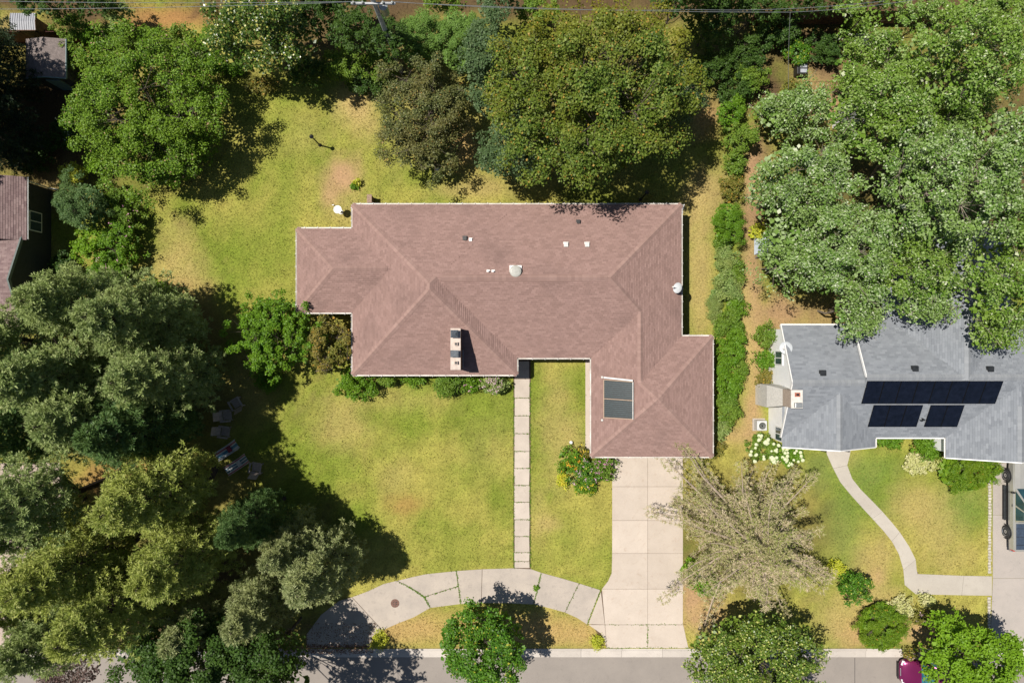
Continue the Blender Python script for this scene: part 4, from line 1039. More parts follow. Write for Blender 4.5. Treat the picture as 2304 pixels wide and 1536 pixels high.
def broadleaf(name, label, cat, px, py, zc, rxp, ryp, rz, mat, seed, leaf=.19, lai=3.4, clump=.5, nb=11, bark=None, group=None, low=-.35, trunk_r=None, flower=None, bough=.42, aspect=.8, up=.75, base=None, dead=0, rag=.13):
    """tree or shrub of leaf clumps; (px, py) is where the photograph shows the crown's centre, zc its height"""
    rng = np.random.default_rng(seed)
    c = W(px, py, zc); s = FPX / (CAM_H - zc); rx, ry = rxp / s, ryp / s
    loc = Vector((c.x, c.y, 0)) if base is None else Vector((W(*base).x, W(*base).y, 0))
    t = thing(name, loc, label, cat, group)
    C, B, bc = broad_points(rng, rx, ry, rz, clump, nb, low, bough, rag)
    C[:, 2] = np.maximum(C[:, 2], -zc + clump * .35)
    leaf *= .70; N = int(.88 * lai * math.pi * rx * ry / (.5 * aspect * leaf * leaf))
    # more leaves where the clump stands high
    w = np.exp(1.3 * C[:, 2] / rz); w *= rng.uniform(.5, 1.5, len(w)); idx = rng.choice(len(C), N, p=w / w.sum())
    q = rdir(rng, N); rad = clump * rng.random((N, 1)) ** .42 * rng.uniform(.8, 1.25, (N, 1))
    off = q * rad * np.array((1, 1, .62))
    pos = C[idx] + off; pos[:, 2] = np.maximum(pos[:, 2], -zc + .06)
    nrm = unit(off / clump * .55 + np.array((0, 0, up)) + rng.normal(0, .42, (N, 3)))
    d = Vector((c.x - loc.x, c.y - loc.y, zc))
    # sparse inner leaves below the outer clumps
    N2 = int(.07 * N); aa = rng.uniform(0, 6.283, N2); r2 = .82 * np.sqrt(rng.random(N2))
    p2 = np.stack([np.cos(aa) * r2 * rx, np.sin(aa) * r2 * ry, rng.uniform(-.45, .05, N2) * rz], 1); p2[:, 2] = np.maximum(p2[:, 2], -zc + .06)
    inner = leaf_quads(p2, unit(rng.normal(0, .35, (N2, 3)) + np.array((0, 0, 1.0))), leaf * 2.0, rng, .8)
    v = np.vstack([leaf_quads(pos, nrm, leaf, rng, aspect), inner]) + np.array(d)
    link_mesh("crown", np_mesh("crown", v, 4), mat, t)
    mb = MB(); tr = trunk_r or max(.03, .036 * min(rx, ry)); top = d * 1.0; top.z = max(.25, zc - rz * .25)
    if zc > 1.4:
        limb(mb, (0, 0, 0), top, tr * 1.25, tr * .8, rng, 0, 4, 8)
    for j in range(len(bc)):
        e = Vector(bc[j]) + d; e.z = max(e.z, .2)
        st = Vector((0, 0, .02)) if zc <= 1.4 else Vector((0, 0, 0)).lerp(top, rng.uniform(.3, .85))
        limb(mb, st, e - Vector((0, 0, .25 * rz)), tr * .45, tr * .16, rng, .05, 3, 5)
        cl = np.where(B == j)[0]
        for m in cl[:: max(1, len(cl) // 7)]:
            limb(mb, e - Vector((0, 0, .25 * rz)), Vector(C[m]) + d - Vector((0, 0, clump * .4)), tr * .15, tr * .05, rng, 0, 2, 4)
    if dead:
        for k in range(dead):
            a = C[rng.integers(len(C))]; e = Vector(a) + d; q_ = Vector(unit(rng.normal(size=(1, 3)) * np.array((1, 1, .3)))[0])
            s0 = e - q_ * .5; limb(mb, s0, e + q_ * rng.uniform(.4, .9) + Vector((0, 0, .25)), .02, .006, rng, 0, 3, 4)
    mb.build("trunk" if zc > 1.4 else "stems", bark or M_BARK, t, local=True)
    if flower:
        fm, nf, fs, ball = flower
        k = C[C[:, 2] > np.quantile(C[:, 2], .3)]; k = k[rng.integers(0, len(k), nf)]
        p = k + rdir(rng, nf) * clump * .5; p[:, 2] = k[:, 2] + clump * .72
        if ball:
            mb = MB()
            for a in p:
                r_ = fs * rng.uniform(.7, 1.25); mb.lathe([(r_ * .1, -r_ * .6), (r_ * .75, -r_ * .4), (r_, 0), (r_ * .8, r_ * .45), (r_ * .4, r_ * .68), (r_ * .05, r_ * .72)], Vector(a) + d, 9)
            o = mb.build("blooms", fm, t, local=True)
        else:
            nr = unit(rng.normal(0, .4, (nf * 3, 3)) + np.array((0, 0, 1)))
            v = leaf_quads(np.repeat(p, 3, 0) + rng.normal(0, fs * .7, (nf * 3, 3)), nr, fs, rng, .95) + np.array(d)
            o = link_mesh("blooms", np_mesh("blooms", v, 4), fm, t)
        stuff_part(o)
    return t
def conifer(name, label, bpx, bpy_, Ht, Rr, mat, seed, z0=.12, whorl=.55, nbr=6, tuft=13, nl=.2, nw=.034, bark=None, droop=.0, up=.18, prof=.75, nodes=6, side=1.0, lean=(0, 0), bare=.3, group="pines on the left side", jit=.6):
    """whorled conifer: trunk, branches with side twigs, tufts of needles"""
    rng = np.random.default_rng(seed); b = W(bpx, bpy_); t = thing(name, (b.x, b.y, 0), label, "tree", group)
    mb = MB(); tr = .016 * Ht + .04
    limb(mb, (0, 0, 0), (lean[0], lean[1], Ht), tr, .03, rng, 0, 6, 8)
    P, D = [], []
    z = Ht * z0
    while z < Ht - .15:
        f = (z / Ht - z0) / (1 - z0); env = (1 - f) ** prof * min(1, .55 + f * 2.2)
        a0 = rng.uniform(0, 6.28)
        for k in range(nbr):
            a = a0 + 2 * math.pi * k / nbr + rng.normal(0, .22); L = max(.35, Rr * env * rng.uniform(jit, 1.15))
            zz = z + rng.uniform(-.2, .2); c0_ = np.array((lean[0] * zz / Ht, lean[1] * zz / Ht, zz))
            dr = np.array((math.cos(a), math.sin(a), up - droop + .35 * f)); dr /= np.linalg.norm(dr)
            ax = np.array((-math.sin(a), math.cos(a), 0.))
            e = c0_ + dr * L + np.array((0, 0, -.10 * L if droop == 0 else -.05 * L))
            limb(mb, c0_, e, max(.018, .014 * L + .01), .008, rng, .04 if droop == 0 else -.03, 3, 4)
            ns = max(2, int(nodes * L / Rr + 1.5))
            for m in range(ns):
                g = bare + (1 - bare) * (m + rng.uniform(.2, .9)) / ns; g = min(g, 1.0)
                q = c0_ + (e - c0_) * g
                P.append(q); D.append(dr + np.array((0, 0, .3)))
                tl = side * (.16 + .30 * L * (1 - g * .75)) * rng.uniform(.6, 1.2)
                for s_ in (-1, 1):
                    sd = unit((dr * .75 + ax * s_ * rng.uniform(.6, 1.1) + np.array((0, 0, rng.uniform(-.05, .2) - droop * .5)))[None])[0]
                    nn = max(1, int(tl / .30))
                    if tl > .5: limb(mb, q, q + sd * tl, .012, .005, rng, 0, 1, 3)
                    for w_ in range(1, nn + 1): P.append(q + sd * tl * w_ / nn); D.append(sd + np.array((0, 0, .35)))
        z += whorl * rng.uniform(.8, 1.2) * (1 - .35 * f)
    P = np.array(P); D = unit(np.array(D)); n = len(P) * tuft
    p = np.repeat(P, tuft, 0) + rng.normal(0, .03, (n, 3)); d = unit(np.repeat(D, tuft, 0) * .6 + rdir(rng, n) * .95 + np.array((0, 0, .25)))
    v = blades(p, d, nl, nw, rng)
    link_mesh("crown", np_mesh("crown", v, 4), mat, t)
    mb.build("trunk", bark or M_BARKDARK, t, local=True)
    return t

# ---- foliage colours
F_T1 = leaf_mat("leaf_mid_green", [(.045, .105, .006), (.10, .20, .010), (.22, .35, .04)], (.15, .245, .015), .45, (.40, .28, .16), .012, trans=.2, spec=.25)
F_GLOSS = leaf_mat("leaf_glossy_yellow_tips", [(.035, .085, .012), (.07, .135, .018), (.15, .23, .04)], None, .5, (.52, .50, .12), .15, rough=.3, spec=.5)
F_DARK = leaf_mat("leaf_dark", [(.022, .06, .010), (.045, .10, .016), (.085, .16, .03)], (.07, .13, .018), .6)  # dark leaf green; on the back shrubs it stands in for deep shade
F_LIMEBUSH = leaf_mat("leaf_fresh_green", [(.10, .21, .035), (.16, .29, .055), (.24, .37, .09)], (.14, .25, .04), .6)
F_OLIVE = leaf_mat("leaf_olive_brown", [(.05, .07, .022), (.105, .13, .038), (.20, .215, .075)], (.165, .14, .04), .55, (.34, .21, .06), .02, trans=.2)
F_MAPLE = leaf_mat("leaf_maple_gold", [(.04, .085, .010), (.095, .155, .018), (.21, .265, .055)], (.13, .16, .014), .35, (.34, .22, .04), .03, trans=.16, spec=.2, grad=((.28, .18, .010), 0.0, 9.0, 1))
F_BLUEGREEN = leaf_mat("leaf_blue_green", [(.05, .10, .035), (.09, .155, .06), (.17, .24, .105)], (.08, .135, .045), .5)
F_SILVER = leaf_mat("leaf_silver_maple", [(.07, .165, .020), (.17, .285, .055), (.40, .49, .28)], (.22, .33, .075), .55, (.58, .62, .45), .03, trans=.2, rough=.45, spec=.3)
F_SILVER2 = leaf_mat("leaf_silver_maple_yellow", [(.065, .155, .014), (.15, .265, .03), (.33, .43, .16)], (.19, .295, .035), .5, (.54, .59, .38), .025, trans=.22, rough=.45, spec=.3)
F_BRIGHT = leaf_mat("leaf_bright_green", [(.035, .12, .008), (.075, .20, .012), (.14, .30, .03)], (.09, .20, .014), .6, (.46, .46, .05), .04, rough=.45, spec=.3)
F_YELTIP = leaf_mat("leaf_yellow_tipped", [(.04, .09, .010), (.09, .165, .018), (.20, .28, .045)], (.14, .21, .02), .9, (.48, .50, .14), .11, trans=.2, rough=.38, spec=.4)
F_LIME = leaf_mat("leaf_lime", [(.12, .25, .010), (.19, .36, .016), (.27, .45, .045)], (.17, .32, .014), .7, trans=.35)
F_YELLOW = leaf_mat("leaf_golden", [(.36, .42, .02), (.54, .56, .04), (.68, .64, .12)], (.40, .46, .03), 1.2)
F_CREAM = leaf_mat("leaf_cream", [(.46, .47, .16), (.62, .60, .28), (.74, .70, .42)], (.46, .50, .14), 1.5)
F_JUNIPER = leaf_mat("needle_juniper", [(.07, .16, .008), (.13, .245, .012), (.22, .34, .03)], (.17, .25, .014), .8, (.55, .28, .05), .008)
F_HEDGE = leaf_mat("leaf_hedge", [(.07, .15, .014), (.125, .23, .022), (.21, .33, .05)], (.19, .27, .03), .7)
F_HEDGEPALE = leaf_mat("leaf_pale_hedge", [(.13, .22, .05), (.21, .31, .08), (.33, .42, .15)], (.30, .34, .08), .8)
F_VIVID = leaf_mat("leaf_vivid", [(.06, .16, .008), (.11, .24, .013), (.19, .34, .03)], (.13, .24, .012), .6)
F_BROWNBUSH = leaf_mat("leaf_browning", [(.10, .13, .018), (.19, .20, .032), (.30, .27, .07)], (.24, .18, .04), .7, (.50, .30, .06), .05)
F_PINE = leaf_mat("needle_pine", [(.14, .22, .065), (.27, .36, .115), (.47, .53, .24)], (.34, .41, .14), .5, trans=.3)
F_PINEY = leaf_mat("needle_pine_yellow", [(.16, .23, .04), (.32, .39, .08), (.52, .55, .19)], (.42, .46, .10), .5, trans=.3)
F_PINEG = leaf_mat("needle_pine_dark", [(.05, .12, .035), (.095, .18, .055), (.17, .26, .09)], (.12, .20, .05), .5, trans=.3)
F_PINES = leaf_mat("needle_pine_silver", [(.19, .25, .095), (.31, .36, .15), (.46, .48, .25)], (.36, .39, .15), .6, trans=.3)
F_SPRUCESHADE = leaf_mat("needle_spruce_shade", [(.015, .03, .014), (.028, .05, .022), (.05, .08, .035)], None, .5, trans=.1)  # near-black green paints in the shade these spruces stand in
F_TAN = leaf_mat("needle_drying_spruce", [(.44, .355, .225), (.58, .475, .32), (.70, .585, .41)], (.40, .40, .15), .5, (.26, .32, .06), .27, trans=.22)
F_TWIG = simple("flower_white", (.60, .64, .40), .7, var=.1)
F_PINK = simple("petal_pink", (.55, .24, .38), .7, var=.3, scale=20)
F_LILAC = simple("petal_pale_pink", (.60, .40, .46), .7, var=.3, scale=20)
F_ORANGE = simple("petal_orange", (.75, .34, .02), .7, var=.2, scale=20)
F_GOLD = simple("petal_yellow", (.70, .55, .03), .7, var=.2, scale=20)

# ---- trees
broadleaf("apple_tree", "rounded mid-green tree on the back lawn at upper left", "tree", 345, 262, 3.4, 176, 182, 2.7, F_T1, 1, .155, 3.8, .48, 17, dead=8, rag=.16)
broadleaf("glossy_tree", "glossy tree with yellow leaf tips at the top edge left of the pole", "tree", 590, 75, 5.0, 150, 95, 2.8, F_GLOSS, 2, .2, 3.0, .55, 12)
broadleaf("feathery_shrub", "left of the two fresh-green feathery shrubs below the pole", "shrub", 942, 92, 2.6, 52, 78, 2.0, F_LIMEBUSH, 3, .12, 3.6, .3, 10, aspect=.5)
broadleaf("feathery_shrub", "right of the two fresh-green feathery shrubs below the pole", "shrub", 1028, 88, 2.6, 50, 80, 2.0, F_LIMEBUSH, 4, .12, 3.6, .3, 10, aspect=.5)
broadleaf("crab_apple_tree", "olive-brown tree left of the big golden maple", "tree", 955, 262, 3.4, 112, 140, 2.2, F_OLIVE, 5, .15, 2.9, .42, 13, dead=10)
broadleaf("blue_green_tree", "narrow blue-green tree along the left flank of the golden maple", "tree", 1092, 135, 5.0, 52, 140, 2.8, F_BLUEGREEN, 6, .16, 3.4, .45, 12)
broadleaf("golden_maple", "big rounded maple with golden crown behind the ranch house", "tree", 1345, 205, 7.6, 225, 215, 4.4, F_MAPLE, 7, .19, 4.2, .62, 18, trunk_r=.2, low=-.55, dead=8)
broadleaf("skirt_tree", "low blue-green tree below the golden maple beside the back eave", "tree", 1150, 335, 4.2, 92, 78, 2.4, F_BLUEGREEN, 8, .17, 3.4, .5, 11)
broadleaf("flank_maple", "green tree on the right flank of the golden maple", "tree", 1535, 215, 5.4, 42, 80, 2.6, F_BLUEGREEN, 9, .17, 3.6, .5, 9)
broadleaf("top_edge_tree", "dark tree cut by the top edge right of the golden maple", "tree", 1545, -40, 7.5, 85, 80, 3.0, F_DARK, 10, .2, 3.4, .55, 11)
SM = "silver maples over the yard at right"
for k, (px, py, zc, rx, ry, rz, mt, lb) in enumerate((
        (1800, 420, 6.5, 125, 115, 3.0, F_SILVER, "silvery maple nearest the hedge row, left of the other maples"),
        (1985, 255, 7.5, 130, 120, 3.2, F_SILVER2, "yellowish silver maple over the small grey playhouse"),
        (2180, 130, 9.0, 150, 120, 3.4, F_SILVER2, "tall silver maple in the upper right corner"),
        (1885, 560, 6.5, 185, 120, 3.0, F_SILVER, "wide silver maple behind the white gable of the grey-roofed house"),
        (2130, 420, 8.8, 155, 150, 3.6, F_SILVER, "broad silver maple in the middle of the right-hand grove"),
        (2262, 640, 7.5, 95, 110, 3.0, F_SILVER2, "silver maple at the right edge overhanging the grey roof"),
        (2060, 600, 6.3, 110, 85, 2.4, F_SILVER2, "green-silver maple hanging over the rear wing of the grey roof"),
        (1935, 690, 5.6, 62, 72, 1.5, F_SILVER, "small maple bough hanging over the grey roof near the dish"),
        (1790, 245, 3.6, 105, 55, 1.8, F_SILVER, "low silvery maple above the bare path at the right"),
        (1960, 140, 5.0, 80, 80, 2.4, F_SILVER2, "yellow-green maple beside the striped bench"),
        (2290, 330, 9.5, 90, 120, 3.2, F_SILVER, "silver maple cut by the right edge below the corner one"),
        (2150, 275, 7.0, 95, 80, 2.6, F_SILVER2, "silver maple filling the gap below the upper right corner tree"),
        (2050, 350, 6.6, 80, 80, 2.4, F_SILVER, "silver maple right of the small grey playhouse"),
        (2240, 745, 6.4, 62, 52, 1.6, F_SILVER2, "lowest maple bough over the grey roof at the right edge"),
        (2090, 690, 5.8, 70, 36, 1.4, F_SILVER, "maple bough over the middle of the grey roof's rear wing"),
        (2295, 500, 8.6, 60, 90, 2.6, F_SILVER2, "maple cut by the right edge halfway down the grove"),
        (1760, 560, 4.6, 55, 70, 1.8, F_SILVER, "low silver maple beside the pale blue tarp"))):
    broadleaf("silver_maple", lb, "tree", px, py, zc, rx, ry, rz, mt, 20 + k, .215, 2.7, .5, 13, M_BARKPALE, SM, bough=.40, aspect=.62, up=.55, dead=9)
broadleaf("kerb_maple", "bright green young maple beside the kerb at bottom centre", "tree", 1084, 1452, 4.2, 116, 100, 2.2, F_BRIGHT, 40, .19, 3.6, .42, 12, M_BARK, bough=.40)
broadleaf("linden_tree", "yellow-tipped green tree at the kerb right of the driveway", "tree", 1697, 1488, 4.4, 165, 118, 2.6, F_YELTIP, 41, .18, 3.6, .48, 14)
broadleaf("lime_maple", "lime-green maple over the magenta car at bottom right", "tree", 2190, 1490, 3.8, 140, 92, 2.1, F_LIME, 42, .21, 4.0, .5, 13, bough=.40)
broadleaf("corner_lime_tree", "small lime-green tree left of the large one near the kerb at bottom right", "tree", 2130, 1405, 2.6, 52, 36, 1.2, F_LIME, 43, .2, 2.6, .36, 9)
broadleaf("elm_tree", "large dark green tree at the bottom edge on the left", "tree", 440, 1478, 6.0, 215, 110, 3.2, F_DARK, 44, .2, 4.2, .55, 15)
broadleaf("elm_tree", "dark green tree at the bottom edge beside the shaded kerb", "tree", 600, 1490, 6.5, 100, 80, 2.8, F_DARK, 45, .19, 3.2, .5, 11)
broadleaf("plum_tree", "reddish twiggy tree in the lower left corner", "tree", 150, 1512, 4.5, 85, 45, 1.6, leaf_mat("leaf_purple_brown", [(.06, .035, .035), (.12, .075, .07), (.22, .15, .13)], None, trans=.2), 46, .13, 1.6, .45, 11, M_TWIGTAN, dead=20)

# ---- conifers
def copy_thing(src, loc, rz, sc, label):
    t = src.copy(); COL.objects.link(t); t.location = loc; t.rotation_euler = (0, 0, rz); t.scale = (sc, sc, sc * .5 + .5); t["label"] = label
    for ch in src.children:
        c = ch.copy(); COL.objects.link(c); c.parent = t
    return t
PINE_KW = dict(nbr=6, tuft=22, nl=.25, nw=.048, prof=.66, nodes=6)
PROTO = {}
PINES = (   # base px, base py, height, radius, kind, rotation, label
    (432, 728, 'A', 1.0, 0.0, "pine nearest the back lawn, top right of the left-hand pine grove"),
    (478, 838, 'A', .97, 1.9, "pine standing beside the browning bush at the grove's right edge"),
    (330, 700, 'A', 1.0, 3.3, "pine in front of the purple-brown roof at the left edge"),
    (440, 935, 'D', 1.0, 0.0, "dark pine behind the tan chairs in the middle of the grove"),
    (300, 835, 'A', 1.15, 4.6, "tallest pine, leaning out over the left edge mid-height"),
    (485, 1052, 'Y', 1.0, 0.0, "yellow-green pine with bare lower trunk beside the striped loungers"),
    (292, 1050, 'B', 1.0, 0.0, "bare-trunked pine over the pink paving at left"),
    (530, 1180, 'Y', .9, 2.2, "yellow-green pine in the middle of the lower left grove"),
    (640, 1120, 'D', .66, 1.2, "short dark pine at the lawn edge above the silvery one"),
    (766, 1225, 'S', 1.0, 0.0, "silvery pine overhanging the curved drive on the left"),
    (410, 1265, 'Y', 1.0, 4.0, "pine leaning toward the lower left corner"),
    (640, 1300, 'S', .9, 2.4, "silvery pine just left of the one over the curved drive"),
    (200, 770, 'A', .95, 5.4, "pine at the left edge directly below the purple-brown roof"),
    (360, 910, 'A', 1.05, 2.7, "pine over the left edge beside the pink paving, upper one"),
    (230, 930, 'D', 1.0, 3.9, "dark pine cut by the left edge above the bare-trunked one"),
    (330, 1190, 'Y', 1.0, 5.3, "yellow-green pine cut by the left edge below the bare trunk"),
    (270, 1330, 'A', .9, .8, "pine in the lower left corner above the reddish tree"),
    (520, 1330, 'S', .85, 4.4, "silvery pine above the large dark tree at the bottom edge"),
    (190, 1120, 'A', .9, 3.0, "pine cut by the left edge over the pink paving"),
    (170, 1270, 'Y', .85, 1.0, "yellow-green pine cut by the left edge near the lower corner"),
    (700, 1180, 'S', .78, 1.3, "small silvery pine at the edge of the front lawn's shade"),
)
PDEF = {'A': ("pine_tree", 12.0, 3.5, F_PINE, .18, 60), 'D': ("pine_tree", 12.2, 3.4, F_PINEG, .2, 63), 'Y': ("pine_tree", 13.0, 3.5, F_PINEY, .3, 65), 'B': ("pine_tree", 14.0, 3.4, F_PINE, .55, 66), 'S': ("pine_tree", 9.4, 3.0, F_PINES, .12, 69)}
for bx, by, kd, sc, rz, lb in PINES:
    if kd not in PROTO:
        nm, Ht, Rr, mt, z0, sd = PDEF[kd]
        PROTO[kd] = conifer(nm, lb, bx, by, Ht, Rr, mt, sd, z0, group="pines on the left side", **PINE_KW)
    else:
        copy_thing(PROTO[kd], W(bx, by), rz, sc, lb)
sp1 = conifer("spruce_tree", "shade-dark spruce over the garden shed at upper left", 60, 205, 12.0, 3.6, F_SPRUCESHADE, 72, .1, group="shade-dark spruces at the upper left", **PINE_KW)
copy_thing(sp1, W(70, 330), 2.0, .95, "shade-dark spruce above the purple-brown roof at the left edge")
copy_thing(sp1, W(-20, 260), 4.0, 1.0, "shade-dark spruce cut by the left edge at upper left")
conifer("drying_spruce", "large tan half-dry spruce spreading over the driveway", 1640, 1180, 8.4, 7.9, F_TAN, 80, .06, .60, 8, 17, .22, .03, M_TWIGTAN, .13, .08, .66, 26, .42, bare=.08, group=None, jit=.42)

